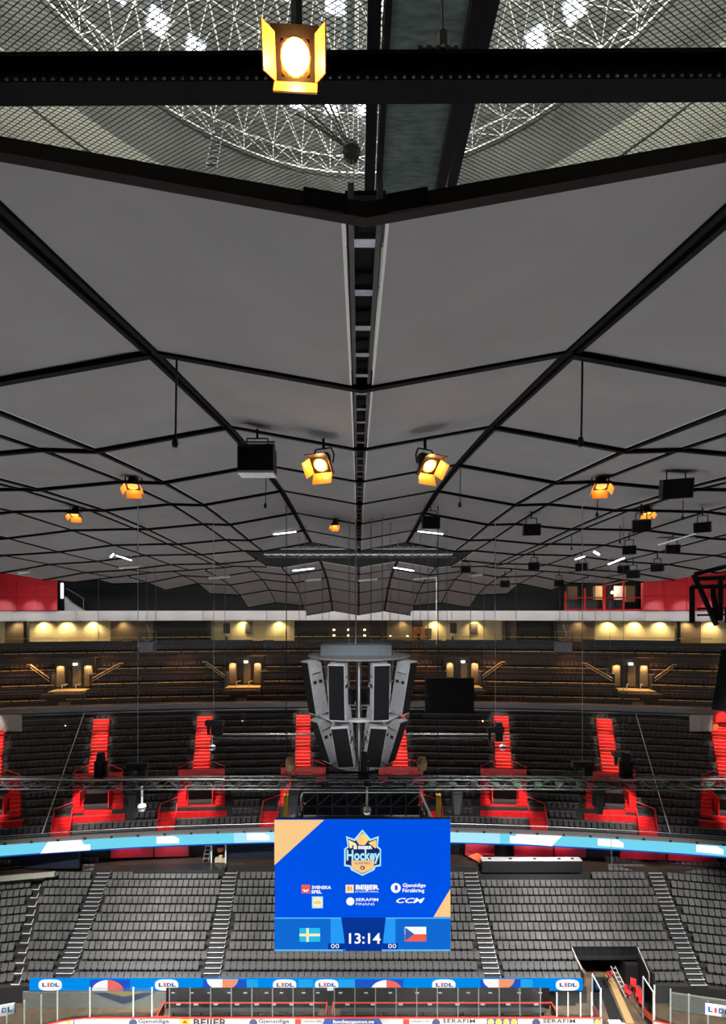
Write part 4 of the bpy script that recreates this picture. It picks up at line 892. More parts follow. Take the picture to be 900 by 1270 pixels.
one('red_recess', MB().box(P(896, 889, 59.0), (1.8, .1, 1.3)), RED, 'bright red recess beside the right pale door panels', 'recess')
# ------------------------------------------------------------------ ceiling fittings
LENS = glow('lamp_lens', (1.0, .66, .22), 9.0); LENSD = glow('lamp_lens_dim', (1.0, .42, .10), 1.6); REFL = mat('lamp_reflector', (.9, .6, .25), .3, .6)
HOUS = mat('lamp_housing', (.014, .009, .007), .5, .2)
def fresnel(p, s, yaw, pitch, label, power, rod=.5, big=False, dim=False):
    o = thing('fresnel_lamp', label, 'stage lamp', p, 0, None if big else 'fresnel lamps hanging from the ceiling')
    R = Matrix.Rotation(yaw, 3, 'Z') @ Matrix.Rotation(pitch, 3, 'X')   # lamp axis is local -Y
    def b(mb, name, m, par=o):
        mb.v = [tuple(R @ Vector(v) * s) for v in mb.v]; return mb.build(name, m, par)
    k = MB()
    n = 12; prof = [(.0, .42), (.16, .40), (.22, .2), (.25, -.05), (.25, -.12)]
    k.lathe([(r, z) for r, z in prof], n=14); k.v = [(x, z, y) for x, y, z in k.v]; k.f = [f[::-1] for f in k.f]; b(k, 'housing', HOUS)
    k = MB().lathe([(0, -.115), (.155, -.115)], n=18); k.v = [(x, z, y) for x, y, z in k.v]; b(k, 'lens', LENSD if dim else LENS)
    k = MB().lathe([(.155, -.118), (.20, -.15), (.25, -.12)], n=18); k.v = [(x, z, y) for x, y, z in k.v]; b(k, 'lens_ring', REFL)
    k = MB().box((0, -.125, .265), (.68, .03, .13)).box((0, -.125, -.265), (.68, .03, .13)).box((.27, -.125, 0), (.13, .03, .6)).box((-.27, -.125, 0), (.13, .03, .6)); b(k, 'front_frame', HOUS)
    for kk, (c, d, rx, rz) in list(enumerate((((-.36, -.28, 0), (.02, .34, .5), 0, -.45), ((.36, -.28, 0), (.02, .34, .5), 0, .45), ((0, -.28, -.36), (.62, .36, .02), .6, 0), ((0, -.24, .36), (.62, .3, .02), -.75, 0))))[:3 if big else 4]:
        M = Matrix.Rotation(rx, 3, 'X') @ Matrix.Rotation(rz, 3, 'Z'); b(MB().box(c, d, M), 'barn_door', AMBER if kk < 3 else HOUS)
    yk = MB(); pts = [(.30, .12, 0), (.34, .12, .25), (.25, .12, .46), (-.25, .12, .46), (-.34, .12, .25), (-.30, .12, 0)]
    pts = [Matrix.Rotation(yaw, 3, 'Z') @ Vector(q) * s for q in pts]; yk.path(pts, .025 * s, 5); yk.build('yoke', BLKM, o)
    t = Matrix.Rotation(yaw, 3, 'Z') @ Vector((0, .12, .46)) * s; MB().tube(t, t + Vector((0, 0, rod)), .05 * s if not big else .04, 6).build('hanging_rod', BLKM, o)
    f = p + R @ Vector((0, -.24, 0)) * s
    point('lamp_light', f, power, (1, .55, .18), .05 * s)
fresnel(P(367, 78, 2.95), .42, 0.05, .48, 'glowing warm stage lamp with barn doors on the lighting beam at the top', 14.0, .6, True)
fresnel(P(399, 574, 12.4), .86, -.35, .75, 'glowing amber lamp with barn doors left of the central rib', 18, .25)
fresnel(P(530, 575, 12.4), .86, .5, .75, 'glowing amber lamp with barn doors right of the central rib', 18, .3)
fresnel(P(165, 600, 17.0), .82, .25, 1.15, 'amber lamp hanging at the left ceiling bays', 8, .3, dim=True)
fresnel(P(745, 600, 17.0), .82, -.25, 1.15, 'amber lamp hanging at the right ceiling bays', 8, .35, dim=True)
fresnel(P(93, 636, 21.5), .72, .2, 1.2, 'small amber lamp at the far left ceiling', 6, .3, dim=True)
fresnel(P(802, 634, 21.5), .72, -.2, 1.2, 'small amber lamp at the far right ceiling', 6, .3, dim=True)
fresnel(P(415, 650, 26.5), .68, 0, 1.25, 'small amber lamp below the central rib far ahead', 6, .3, dim=True)
def speaker(p, d, rz, rx, label, rod=.5, frame=False):
    o = thing('ceiling_speaker', label, 'speaker', p, rz, 'black loudspeakers hanging from the ceiling'); R = Matrix.Rotation(rx, 3, 'X')
    bd = MB().box((0, 0, 0), d, R).build('cabinet', BLK, o); MB().box(R @ Vector((0, -d[1] / 2 - .006, 0)), (d[0] * .94, .012, d[2] * .9), R).build('grille', GR, bd)
    h = d[2] / 2
    MB().path([(-d[0] * .3, 0, h * .8), (-d[0] * .3, 0, h + .28), (d[0] * .3, 0, h + .28), (d[0] * .3, 0, h * .8)], .02).build('yoke', BLKM, o)
    MB().tube((0, 0, h + .28), (0, 0, h + .28 + rod), .03, 6).build('hanging_rod', BLKM, o)
    if frame:
        MB().box((0, -.05, h + .06), (d[0] * 1.02, .3, .03)).build('mount_plate', DKGREY, o); MB().box((0, -.05, h + .17), (d[0] * 1.02, .05, .03)).build('mount_bar', DKGREY, o)
        MB().box((0, 0, -h - .03), (d[0], d[1], .06)).build('base_tray', LTGREY, o)
speaker(P(319, 572, 12.6), (.92, .5, .62), 0, 0, 'large black box speaker on a bracket at the left ridge', .25, True)
for u, v, D, w_, r_, lb in ((838, 606, 15.5, .85, -.35, 'large tilted black speaker at the right ceiling bays'), (534, 648, 25, .9, 0, 'black speaker below the right ridge far ahead'), (659, 657, 24, .8, -.2, 'black speaker in the bay right of the ridge'), (795, 652, 19, .62, -.45, 'black speaker under the small far right lamp'), (871, 654, 21, .62, -.7, 'tilted black speaker at the right edge bay'), (780, 682, 24, .6, -.5, 'dark speaker left of the bright tube end'), (834, 681, 24, .6, -.5, 'dark speaker above the right red wall'), (577, 706, 36, .7, 0, 'black speaker beyond the far opening'), (662, 702, 28, .6, -.4, 'dark speaker in the far right ceiling'), (721, 703, 28, .6, -.6, 'dark speaker beside the white tubes'), (773, 706, 28, .6, -.6, 'dark speaker above the glazed box'), (785, 712, 27, .6, -.7, 'diamond tilted speaker before the glazed box'), (815, 704, 26, .55, -.75, 'diamond tilted speaker before the red wall corner'), (626, 724, 32, .6, -.3, 'small speaker low on the far right rim'), (693, 723, 32, .6, -.4, 'small speaker low beside the glazed box')):
    speaker(P(u, v, D), (w_, .5, w_ * .72), r_, .25 if D < 20 else .15, lb, .35)
def mic(u, v0, v1, D, lb):
    p = P(u, v0, D); h = (v1 - v0) * D / F; o = thing('hanging_microphone', lb, 'microphone', p, 0, 'microphones hanging from the ceiling')
    MB().tube((0, 0, 0), (-.02, 0, -h + .12), .018 if D < 12 else .016, 6).build('rod', BLKM, o); MB().lathe([(0, .12), (.04, .1), (.06, 0), (.04, -.06), (0, -.07)], (-.03, 0, -h + .06), 8).build('capsule', BLK, o)
for a in ((219, 446, 555, 8.5, 'long microphone rod at the left ridge'), (722, 446, 554, 8.5, 'long microphone rod at the right ridge'), (330, 587, 630, 17, 'short microphone rod below the box speaker'), (571, 577, 629, 17, 'short microphone rod right of the right amber lamp'), (741, 615, 641, 19, 'short microphone rod under the right bays lamp'), (847, 620, 645, 20, 'short microphone rod below the large tilted speaker'), (769, 650, 674, 26, 'microphone rod far right'), (709, 662, 682, 28, 'microphone rod in the far bays')): mic(*a)
TUBE = glow('fluorescent_tube', (.85, .92, 1), 7)
for a, b, D, lb in (((363, 708), (389, 705), 45, 'bright tube left beyond the far opening'), ((488, 704), (513, 708), 45, 'bright tube right beyond the far opening'), ((339, 663), (367, 659.5), 31, 'thin tube on the left ridge panel before the opening'), ((518, 659), (549, 662.5), 31, 'thin tube on the right ridge panel before the opening'), ((137, 691), (141, 687), 30, 'short bright lamp in the left far bays'), ((144, 689), (163, 695), 30, 'thin tube in the left far bays'), ((736, 684), (743, 688), 27, 'short bright lamp in the right far bays'), ((713, 694), (725, 690), 28, 'thin tube in the right far bays'), ((816, 676), (862, 662), 22, 'long dim tube at the right edge bays'), ((754, 700), (774, 692), 26, 'thin tube above the glazed box')):
    o = thing('tube_light', lb, 'tube light', P(*a, D), 0, 'fluorescent tubes'); d = P(*b, D) - P(*a, D); MB().tube((0, 0, 0), d, .055 if 'bright' in lb else .035, 6).build('tube', TUBE if 'dim' not in lb else mat('dim_tube', (.6, .62, .65), .4, 0, .25, (.8, .9, 1)), o); MB().box(d / 2 + Vector((0, .05, .09)), (abs(d.x), .1, .06)).build('fixture_body', GREYM, o)
# grey light gleams in the gaps of the far bays, drawn as pale tubes
for u, v, wd, D, lb in ((272, 716, 26, 46, 'left'), (388, 719, 20, 50, 'centre left'), (456, 719, 24, 50, 'centre'), (527, 717, 30, 50, 'centre right'), (590, 713, 16, 46, 'right'), (30, 709, 14, 33, 'far left'), (160, 703, 24, 36, 'left bays')):
    one('ceiling_gleam', MB().tube(P(u - wd / 2, v + 1, D), P(u + wd / 2, v - 1, D), .12, 8), GLASSGREEN, f'pale tube drawn as light gleam between far ceiling panels, {lb}', 'duct', 'ceiling light gleams')
# ------------------------------------------------------------------ rink edge
BW = mat('board_white', (.78, .77, .75), .4, noise=.04); CAPR = mat('red_cap', (.68, .05, .03), .4); KICK = mat('yellow_kick', (.7, .5, .05), .5)
INK = mat('print_black', (.03, .03, .035), .5, noise=0); PBLUE = mat('print_blue', (.02, .09, .42), .5, noise=0); PYEL = mat('print_yellow', (.85, .62, .05), .5, noise=0); PRED = mat('print_red', (.6, .04, .03), .5, noise=0); PNAVY = mat('print_navy', (.03, .05, .13), .5, noise=0); PWHITE = mat('print_white', (.85, .85, .85), .5, noise=0)
def rink_edge(t):
    "far boards: t is the run along the edge in metres, 0 at the middle"
    s = -1 if t < 0 else 1; a = abs(t)
    if a <= 21.5: return Vector((t, 38.9, 0)), 0.0
    th = (a - 21.5) / 8.5
    if th <= PI / 2: return Vector((s * (21.5 + 8.5 * math.sin(th)), 30.4 + 8.5 * math.cos(th), 0)), -s * th
    return Vector((s * 30, 30.4 - (a - 21.5 - 8.5 * PI / 2), 0)), -s * PI / 2
def board(t0, t1, label):
    n = max(1, int(abs(t1 - t0) / 1.2)); o = thing('dasher_board', label, 'rink board', (0, 0, 0), 0, 'rink boards'); A = MB(); C = MB(); K = MB()
    for i in range(n):
        (p, a), (q, b) = rink_edge(t0 + (t1 - t0) * i / n), rink_edge(t0 + (t1 - t0) * (i + 1) / n)
        np_, nq = Matrix.Rotation(a, 3, 'Z') @ Vector((0, 1, 0)), Matrix.Rotation(b, 3, 'Z') @ Vector((0, 1, 0))
        for mb, z0, z1, th, off in ((A, .2, 1.06, .12, 0), (C, 1.06, 1.12, .20, -.03), (K, 0.01, .2, .14, -.01)):
            mb.hexa([p + np_ * off + Vector((0, 0, z0)), q + nq * off + Vector((0, 0, z0)), q + nq * (off + th) + Vector((0, 0, z0)), p + np_ * (off + th) + Vector((0, 0, z0)), p + np_ * off + Vector((0, 0, z1)), q + nq * off + Vector((0, 0, z1)), q + nq * (off + th) + Vector((0, 0, z1)), p + np_ * (off + th) + Vector((0, 0, z1))])
    A.build('board_face', BW, o); C.build('cap_rail', CAPR, o); K.build('kick_plate', KICK, o)
    return o
bl = board(-34, -16, 'white dasher board with red cap at the left corner'); bm_ = board(-16, 19.6, 'long white dasher board with advertising in front of the benches'); br = board(23.6, 34, 'white dasher board with red cap at the right corner')
def ad(par, t, items):
    p, a = rink_edge(t); f = Face(p - par.location + par.location, a, par); items(f)
tb_ = lambda u: (u - U0) / F * 38.9
def beijer(f): f.rect(-1.1, .42, -.25, 1.03, PYEL, .02); f.poly([(-.9, .7), (-.68, .98), (-.45, .7)], PRED, .03); f.text('BEIJER', 1.3, .70, .80, INK, 2.7, .02, bold=.018)
def gjen(f): f.disc(-1.1, .68, .33, .33, PNAVY, .02); f.text('Gjensidige', .55, .84, .42, PNAVY, 2.5, .02, bold=.008); f.text('Försäkring', .50, .42, .42, PNAVY, 2.4, .02)
def seraf(f): f.disc(-1.0, .70, .33, .33, PNAVY, .02); f.text('SERAFIM', .85, .84, .42, INK, 2.6, .02, sp=1.1, bold=.006); f.text('FINANS', .6, .45, .28, INK, 1.9, .02)
def sven(f): f.rect(-.8, .6, -.3, 1.0, PRED, .02); f.text('SVENSKA SPEL', .6, .82, .26, INK, 1.6, .02)
def lidls(f):
    f.rect(-.95, .45, 1.55, 1.04, PBLUE, .015)
    for k in range(4): f.disc(-.62 + .62 * k, .78, .25, .25, PYEL, .02); f.text('LIDL', -.62 + .62 * k, .80, .16, PBLUE, .34, .03)
def hockey(f): f.poly([(-2.2, .3), (2.9, .3), (2.5, 1.04), (-1.9, 1.04)], PBLUE, .012); f.text('hockeygames.se', .4, .80, .38, PWHITE, 3.3, .02, bold=.02)
for u, it, par in ((40, gjen, bl), (92, beijer, bl), (182, gjen, bm_), (240, beijer, bm_), (331, gjen, bm_), (378, sven, bm_), (432, hockey, bm_), (512, sven, bm_), (556, seraf, bm_), (618, lidls, bm_), (680, seraf, bm_)):
    ad(par, tb_(u), it)
ad(br, 26.1, seraf); ad(bm_, 19.2, lambda f: (f.rect(-.3, .45, .28, 1.04, PBLUE, .02), f.disc(0, .78, .23, .23, PYEL, .03)))
# glass
def glass_mat():
    m = bpy.data.materials.new('rink_glass'); m.use_nodes = True; nt = m.node_tree; out = nt.nodes['Material Output']; nt.nodes.remove(nt.nodes['Principled BSDF'])
    tr_ = nt.nodes.new('ShaderNodeBsdfTransparent'); tr_.inputs[0].default_value = (.88, .92, .90, 1); gl = nt.nodes.new('ShaderNodeBsdfGlossy'); gl.inputs['Roughness'].default_value = .03
    fr = nt.nodes.new('ShaderNodeFresnel'); fr.inputs['IOR'].default_value = 1.22; mx = nt.nodes.new('ShaderNodeMixShader')
    nt.links.new(fr.outputs[0], mx.inputs[0]); nt.links.new(tr_.outputs[0], mx.inputs[1]); nt.links.new(gl.outputs[0], mx.inputs[2]); nt.links.new(mx.outputs[0], out.inputs[0])
    return m
GLS = glass_mat(); POST = mat('glass_post', (.70, .70, .66), .4, .3)
postm = {}
def shield(ts, h, label, posts=True):
    o = thing('rink_glass', label, 'rink glass', (0, 0, 0), 0, 'rink glass runs')
    for t0, t1 in zip(ts, ts[1:]):
        (p, a), (q, b) = rink_edge(t0), rink_edge(t1); e = Vector((0, .06, 0))
        MB().hexa([p + e + Vector((0, 0, 1.12)), q + e + Vector((0, 0, 1.12)), q + e + Vector((0, .015, 1.12)), p + e + Vector((0, .015, 1.12)), p + e + Vector((0, 0, h)), q + e + Vector((0, 0, h)), q + e + Vector((0, .015, h)), p + e + Vector((0, .015, h))]).build('pane', GLS, o)
    for t in ts:
        p, a = rink_edge(t); m = postm.setdefault(h, MB().box((0, .08, (h + 1.12) / 2), (.10 if h != 3.45 else .07, .05, h - 1.12)).mesh('post', POST if h != 3.45 else mat('clear_post', (.20, .21, .22), .4))); q = link('post', m, o, p); q.rotation_euler.z = a
    return o
shield([-33, -31.4, -29.8, -28.6, -27.3, -26.2, -25.1, -24.0, -21.6, -18.1, -16.6], 3.5, 'rink glass with pale posts at the left corner')
shield([-15.2 + 1.66 * i for i in range(19)], 3.45, 'rink glass in front of the team benches')
shield([16.0, 16.9, 17.9, 18.8, 19.5], 3.1, 'rink glass beside the tunnel gate')
shield([23.7, 24.8, 26.0, 27.2, 28.4, 29.6, 31, 33], 3.9, 'tall rink glass at the right corner')
# grey sheet painting the reflection in the left glass, with a pennant shape
gw = tag(MB().box((-22.4, 41.3, .45), (12.4, .1, 1.75)).build('wall_reflection', mat('reflection_grey', (.22, .22, .20), .6)), 'grey sheet behind the left rink glass, painting its reflection', kind='structure')
fp = Face((-20.2, 41.24, 0)); o = fp.poly([(-2.4, 1.3), (3.0, 1.3), (0.2, .3)], PNAVY, .02, 'reflection_pennant'); tag(o, 'blue pennant shape painted as part of the glass reflection', 'wall graphic'); o2 = fp.poly([(-1.4, 1.31), (1.9, 1.31), (.3, .95)], mat('reflection_ochre', (.35, .26, .06), .5, noise=0), .03, 'reflection_pennant'); tag(o2, 'ochre triangle painted inside the reflected pennant', 'wall graphic')
tag(MB().box((29.6, 40.4, .75), (6.4, .2, 1.4), Matrix.Rotation(-.2, 3, 'Z')).build('wall_reflection_right', MATS['reflection_grey']), 'low grey sheet behind the right corner glass, painting its reflection', kind='structure')  # second sheet paints the grey reflection in the corner glass
# advertising strip in front of the first row
AL = glow('strip_blue', (.0, .28, .86), .95); AD = glow('strip_dark_blue', (.015, .10, .60), .95); AWH = glow('strip_white', (1, .99, .97), .95); AR = glow('strip_red', (.95, .17, .14), .9); AO = glow('strip_orange', (1, .36, .18), .9); AC = glow('strip_sky', (.02, .40, .90), .95); ALT = glow('strip_letter', (.01, .15, .50), .8)
STY = 41.35
sk = STY / F; SX = lambda u: (u - U0) * sk
zs0, zs1 = zof(1228, STY), zof(1213.5, STY); zc = (zs0 + zs1) / 2
ads = thing('advertising_strip', 'blue LED advertising strip in front of the first seat row', 'LED strip', (0, STY, zs0))
scs = MB().box(((SX(37) + SX(722)) / 2, 0, (zs1 - zs0) / 2), (SX(722) - SX(37), .12, zs1 - zs0)).build('screen', AL, ads)
MB().box(((SX(37) + SX(722)) / 2, .1, -.1), (SX(722) - SX(37), .3, .12)).build('bottom_rail', BLK, ads)
fs = Face((0, STY - .075, 0), 0, scs)
for a, b, m in ((112, 162, AD), (162, 196, AL), (252, 306, AD), (306, 320, AC), (440, 500, AD), (420, 440, AC), (595, 645, AD), (645, 660, AC), (370, 388, AC)): fs.rect(SX(a), zs0 + .02, SX(b), zs1 - .02, m, .002)
for u, up, c2 in ((134, 1, AR), (276, 0, AO), (479, 1, AR), (618, 0, AO)):
    r = 19.5 * sk; zz = zs0 if up else zs1
    a0, a1 = (90, 180) if up else (180, 270)
    fs.poly([(SX(u), zz)] + [(SX(u) + r * math.cos(math.radians(a0 + (a1 - a0) * i / 12)), zz + (zs1 - zs0) * .92 * math.sin(math.radians(a0 + (a1 - a0) * i / 12))) for i in range(13)], AWH, .006)
    a0, a1 = (0, 90) if up else (270, 360)
    fs.poly([(SX(u), zz)] + [(SX(u) + r * math.cos(math.radians(a0 + (a1 - a0) * i / 12)), zz + (zs1 - zs0) * .92 * math.sin(math.radians(a0 + (a1 - a0) * i / 12))) for i in range(13)], c2, .006)
for u in (63, 207, 353, 405, 550, 703):
    hw = 14.5 * sk; hh = (zs1 - zs0) * .48
    fs.poly([(SX(u) + hw * math.copysign(abs(math.cos(t)) ** .6, math.cos(t)), zc + hh * math.copysign(abs(math.sin(t)) ** .7, math.sin(t))) for t in [2 * PI * i / 28 for i in range(28)]], AWH, .010)
    fs.text('L', SX(u - 7.6), zc, .42, ALT, .36, .016, bold=.02); fs.text('i', SX(u - 2.2), zc + .02, .5, AR, .22, .016, bold=.02); fs.text('D', SX(u + 3.0), zc, .42, ALT, .40, .016, bold=.02); fs.text('L', SX(u + 8.6), zc, .42, ALT, .36, .016, bold=.02)
# small LIDL boards standing at the corners
for u, D, rz, lb in ((2, 37.2, .25, 'left'), (890, 36.6, -.2, 'right')):
    p = P(u, 1260, D); o = thing('board_sign', f'white letter sign board standing at the {lb} rink corner', 'sign', p, rz); MB().box((0, 0, .42), (1.75, .05, .85)).build('panel', WHITE, o); MB().box((.9 if u < 99 else -.9, 0, .42), (.06, .06, .85)).build('edge', PBLUE, o)
    f = Face(p + Matrix.Rotation(rz, 3, 'Z') @ Vector((0, -.03, 0)), rz, o)
    for k, (ch, m) in enumerate((('L', PBLUE), ('i', PRED), ('D', PBLUE), ('L', PBLUE))):
        q = f.text(ch, -.55 + .37 * k, .42, .5, m, [.3, .16, .34, .3][k], .02, bold=.02); q.rotation_euler = (PI / 2, 0, 0); q.location = Vector((-.55 + .37 * k, -.05, .42))
# benches
BENB = mat('bench_black', (.012, .012, .014), .45)
for u0, u1, lb in ((203, 405, 'left'), (413, 684, 'right')):
    x0, x1 = (u0 - U0) / F * 40.6, (u1 - U0) / F * 40.6; xm = (x0 + x1) / 2; L = x1 - x0
    o = thing('team_bench', f'black team bench box with red rails, {lb} one behind the boards', 'bench', (xm, 40.2, 0))
    MB().box((0, .95, .9), (L, .08, 1.7)).build('back_wall', BENB, o); MB().box((0, .55, .80), (L, .08, .07)).build('rear_rail', CAPR, o)
    MB().box((0, .1, .55), (L - 1.2, .45, .08)).build('bench_seat', mat('bench_top', (.05, .05, .05), .4), o)
    for k in range(6): MB().box((-L / 2 + .9 + k * (L - 1.8) / 5, .1, .25), (.08, .4, .5)).build('bench_leg', BLKM, o)
    for s in (-1, 1): MB().box((s * L / 2, -.3, .45), (.08, 1.6, .9)).build('side_wall', BENB, o); MB().box((s * L / 2, -.3, .94), (.10, 1.7, .06), Matrix.Rotation(-.08, 3, 'X')).build('side_rail', CAPR, o)
    nb = 8
    for k in range(nb): MB().box((-L / 2 + 1.2 + k * (L - 2.4) / (nb - 1) + .15 * math.sin(k * 5), .5, .72), (.35, .12, .10)).build('bottle_tray', LTGREY, o)
    for k in range(9): MB().box((-L / 2 + .6 + k * (L - 1.2) / 8 + .2 * math.sin(k * 3), .88, 1.38), (.3, .06, .05)).build('coat_hook', LTGREY, o)
tag(MB().box((-.1, 41.55, .9), (37.5, .15, 1.9)).build('wall_bench', BENB), 'black wall below the advertising strip', kind='structure')
# tunnel
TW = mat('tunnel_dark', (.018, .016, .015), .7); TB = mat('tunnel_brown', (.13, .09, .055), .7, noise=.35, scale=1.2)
tn = struct('wall_tunnel', 'dark side walls of the tunnel through the lower bowl')
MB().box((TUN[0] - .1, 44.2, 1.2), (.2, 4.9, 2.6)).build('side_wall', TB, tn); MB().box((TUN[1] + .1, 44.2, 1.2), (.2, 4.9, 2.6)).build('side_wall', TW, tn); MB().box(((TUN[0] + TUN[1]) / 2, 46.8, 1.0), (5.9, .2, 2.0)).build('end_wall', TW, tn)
MB().box((21.9, 46.65, .9), (1.3, .1, 1.8)).build('end_door', TB, tn)
for k in range(9): MB().box((23.4 + k * .2, 46.2 - .1 * (k % 3), 1.0), (.1, .2, 1.9)).build('hanging_strip', BLK, tn)
one('black_bulk', MB().box((24.75, 45.0, .95), (1.2, 2.6, 1.8)), BLK, 'black bulk at the right side of the tunnel', 'bulk')  # plain black box filling the right side of the tunnel
tag(MB().box((22.4, 42.2, .0), (5.4, 7.5, .05)).build('floor_tunnel', mat('tunnel_floor', (.11, .075, .045), .6, noise=.5, scale=1.1)), 'worn brown tunnel floor', kind='structure')
one('rubber_mat', MB().hexa([(20.75, 39.9, .03), (21.85, 39.9, .03), (22.7, 44.6, .03), (21.8, 44.6, .03), (20.75, 39.9, .06), (21.85, 39.9, .06), (22.7, 44.6, .06), (21.8, 44.6, .06)]), BLK, 'black rubber mat running into the tunnel', 'mat')
one('plywood_strip', MB().hexa([(21.95, 39.6, .03), (22.6, 39.6, .03), (23.5, 44.6, .03), (22.95, 44.6, .03), (21.95, 39.6, .07), (22.6, 39.6, .07), (23.5, 44.6, .07), (22.95, 44.6, .07)]), mat('plywood', (.45, .28, .12), .6), 'tan plywood strip beside the rubber mat', 'plank')
sn = MB()
for k in range(9): sn.lathe([(.22 - .01 * k, 0), (.16, .05), (.0, .07)], (20.7 + .25 * (k % 5), 39.5 + .3 * (k // 5), .03), 7)
tag(sn.build('ice_shavings', WHITE), 'white heap of ice shavings at the tunnel gate', 'ice heap', None, 'stuff')
rl = thing('tunnel_railing', 'black railing over the tunnel opening in the seats', 'railing', (22.4, 44.0, low_pt(22.4, 2).z))
MB().box((0, 0, .12), (6.2, .12, .3)).build('kerb', BLK, rl); MB().box((0, 0, 1.1), (6.2, .06, .06)).build('top_rail', BLKM, rl); MB().box((0, .1, .62), (6.0, .02, .9)).build('infill', BLK, rl)
bar = MB().box((0, 0, .6), (.04, .04, 1.0)).mesh('baluster', BLKM)
for k in range(25): link('baluster', bar, rl, (-3.0 + k * .25, -.02, 0))
for s in (-1, 1): MB().path([(s * 3.0, 0, 1.1), (s * 2.85, -2.0, .2), (s * 2.85, -2.0, -.8)], .04).build('side_rail', LTGREY, rl)
for t, lb in ((19.55, 'left'), (23.65, 'right')):
    p, a = rink_edge(t); o = thing('gate_frame', f'white glass gate frame on the {lb} side of the tunnel mouth', 'gate', p)
    for y in (.1, 1.5): MB().box((0, y, 1.7), (.09, .09, 3.4)).build('post', WHITE, o)
    MB().tube((0, .1, 3.3), (0, 1.5, 3.5), .05).build('top_bar', WHITE, o); MB().box((0, .8, .9), (.06, 1.3, .5), Matrix.Rotation(-.35, 3, 'X')).build('red_sill', CAPR, o); MB().box((0, .8, 2.2), (.015, 1.3, 2.2)).build('pane', GLS, o)
# stacked red chairs
RC = mat('red_chair', (.75, .03, .04), .45)
def chair(p, rz, tilt, lb):
    o = thing('red_chair', lb, 'chair', p, rz, 'red chairs piled in the tunnel'); o.rotation_euler = (tilt, 0, rz)
    MB().box((0, 0, .45), (.46, .44, .05)).build('seat', RC, o); MB().box((0, .21, .72), (.44, .04, .4), Matrix.Rotation(-.15, 3, 'X')).build('backrest', RC, o)
    for x in (-.2, .2):
        for y in (-.18, .18): MB().tube((x, y, .45), (x * 1.1, y * 1.1, 0), .02).build('leg', RC, o)
for a in (((24.2, 41.2, .03), .2, 0, 'red chair standing nearest the rink in the tunnel pile'), ((24.3, 41.9, .05), -.5, 0, 'red chair behind the front red chair'), ((23.6, 42.3, .05), .6, 0, 'red chair at the left of the pile'), ((24.1, 42.4, .55), 2.6, .5, 'tipped red chair on top of the pile'), ((24.5, 42.9, .05), .1, 0, 'red chair at the back of the pile')): chair(*a)
# white row-end hand rails of the left corner block
for r in range(0, 11):
    p = low_pt(-(29.6 + .36 * r), r); o = thing('row_end_step', f'small white row end step at row {["one","two","three","four","five","six","seven","eight","nine","ten","eleven"][r]} of the left corner', 'step edge', p, 0, 'white row end steps'); MB().box((0, -.2, .08), (.75, .06, .05)).build('nosing', NOSEW, o); MB().tube((.3, -.2, .1), (.45, -.1, .55), .03).build('grip', NOSEW, o)
# small items on the seats: cups and paper
# ------------------------------------------------------------------ people
def person(name, label, p, joints, radii, edges, m_body, yaw=0, parts=None):
    me = bpy.data.meshes.new(name); me.from_pydata(joints, edges, []); o = bpy.data.objects.new(name, me); COL.objects.link(o); o.location = p; o.rotation_euler.z = yaw
    me.materials.append(m_body); sk_ = o.modifiers.new('skin', 'SKIN'); sub = o.modifiers.new('sub', 'SUBSURF'); sub.levels = sub.render_levels = 1
    for v, r in zip(me.skin_vertices[0].data, radii): v.radius = (r, r)
    me.skin_vertices[0].data[0].use_root = True
    bpy.context.view_layer.update()
    nm = bpy.data.meshes.new_from_object(o.evaluated_get(bpy.context.evaluated_depsgraph_get())); o.modifiers.clear(); o.data = nm; nm.materials.clear(); nm.materials.append(m_body)
    for q in nm.polygons: q.use_smooth = True
    return tag(o, label, 'person')
NAVY = mat('work_trousers', (.015, .017, .03), .8); SKIN = mat('skin', (.55, .33, .23), .6); HIVIS = mat('hi_vis', (.62, .85, .08), .6); REDJ = mat('red_jacket', (.6, .04, .03), .7)
# worker bending over the mat: pelvis, chest, neck, head, legs, arms reaching down
J = [(0, 0, .92), (.0, -.12, 1.12), (.0, -.30, 1.34), (.0, -.38, 1.46), (.0, -.46, 1.62), (-.11, .02, .88), (-.16, -.06, .48), (-.17, .10, .06), (-.17, -.06, .04), (.11, .02, .88), (.17, .06, .48), (.20, .2, .06), (.20, .05, .04), (-.20, -.30, 1.32), (-.30, -.42, 1.06), (-.22, -.62, .92), (-.18, -.68, .86), (.20, -.30, 1.32), (.30, -.44, 1.06), (.20, -.64, .92), (.16, -.70, .86)]
Rr = [.15, .15, .17, .06, .10, .10, .075, .05, .04, .10, .075, .05, .04, .075, .055, .04, .03, .075, .055, .04, .03]
Ed = [(0, 1), (1, 2), (2, 3), (3, 4), (0, 5), (5, 6), (6, 7), (7, 8), (0, 9), (9, 10), (10, 11), (11, 12), (2, 13), (13, 14), (14, 15), (15, 16), (2, 17), (17, 18), (18, 19), (19, 20)]
wk = person('person', 'worker in dark trousers, red jacket and yellow vest bending in the tunnel', (22.3, 43.4, .06), J, Rr, Ed, NAVY, .5)
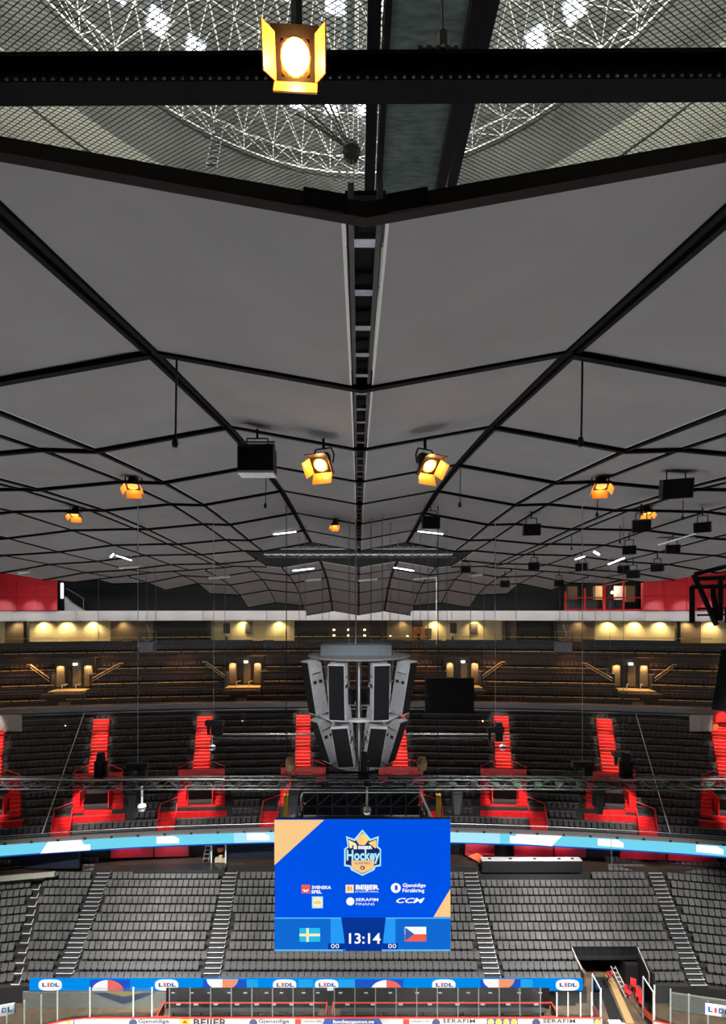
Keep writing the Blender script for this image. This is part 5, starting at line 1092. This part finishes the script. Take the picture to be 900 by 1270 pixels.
MB().lathe([(.21, -.16), (.235, -.05), (.24, .1), (.20, .22)], (0, -.22, 1.24), 12).build('red_jacket', REDJ, wk)
MB().lathe([(.225, -.1), (.24, 0), (.225, .1)], (0, -.13, 1.12), 12).build('yellow_vest', HIVIS, wk)
MB().lathe([(.13, 0), (.125, .06), (.08, .13), (0, .15)], (0, -.47, 1.64), 12).build('helmet', mat('helmet_red', (.7, .06, .03), .4), wk)
MB().lathe([(0, -.11), (.07, -.09), (.10, 0), (.09, .06)], (0, -.475, 1.61), 12).build('face', SKIN, wk)
al = thing('aluminium_ladder', 'aluminium ladder leaning beside the worker in the tunnel', 'ladder', (23.55, 42.2, .07))
for s in (-.2, .2): MB().tube((s, 0, 0), (s - .45, 1.7, 1.5), .035).build('rail', LTGREY, al)
for k in range(7): t = (k + .5) / 7; MB().tube((-.2 - .45 * t, 1.7 * t, 1.5 * t), (.2 - .45 * t, 1.7 * t, 1.5 * t), .025).build('rung', LTGREY, al)
# standing figure in the suites
Js = [(0, 0, .95), (0, 0, 1.2), (0, 0, 1.42), (0, -.01, 1.53), (0, -.02, 1.68), (-.10, 0, .9), (-.12, 0, .5), (-.13, .02, .06), (-.13, -.12, .04), (.10, 0, .9), (.12, 0, .5), (.13, .02, .06), (.13, -.12, .04), (-.20, 0, 1.42), (-.26, .02, 1.14), (-.25, -.08, .90), (-.25, -.1, .82), (.20, 0, 1.42), (.26, .02, 1.14), (.25, -.08, .90), (.25, -.1, .82)]
X = ux(519, 74.0)
pf = person('person', 'person in dark clothes standing in the suite right of the speaker cluster', (X, arc(X, 74.2), 28.7), Js, Rr, Ed, BLK, 0)
MB().lathe([(0, -.12), (.07, -.1), (.10, 0), (.09, .08), (0, .1)], (0, -.02, 1.68), 12).build('face', SKIN, pf)
one('orange_lit_panel', MB().box((ux(519, 75.3), arc(ux(519, 75.3), 75.3), 30.2), (1.8, .1, 2.0)), mat('orange_lit_brown', (.45, .16, .04), .6), 'panel coloured as if lit orange behind the standing person', 'divider')  # orange colour stands in for warm light on the panel
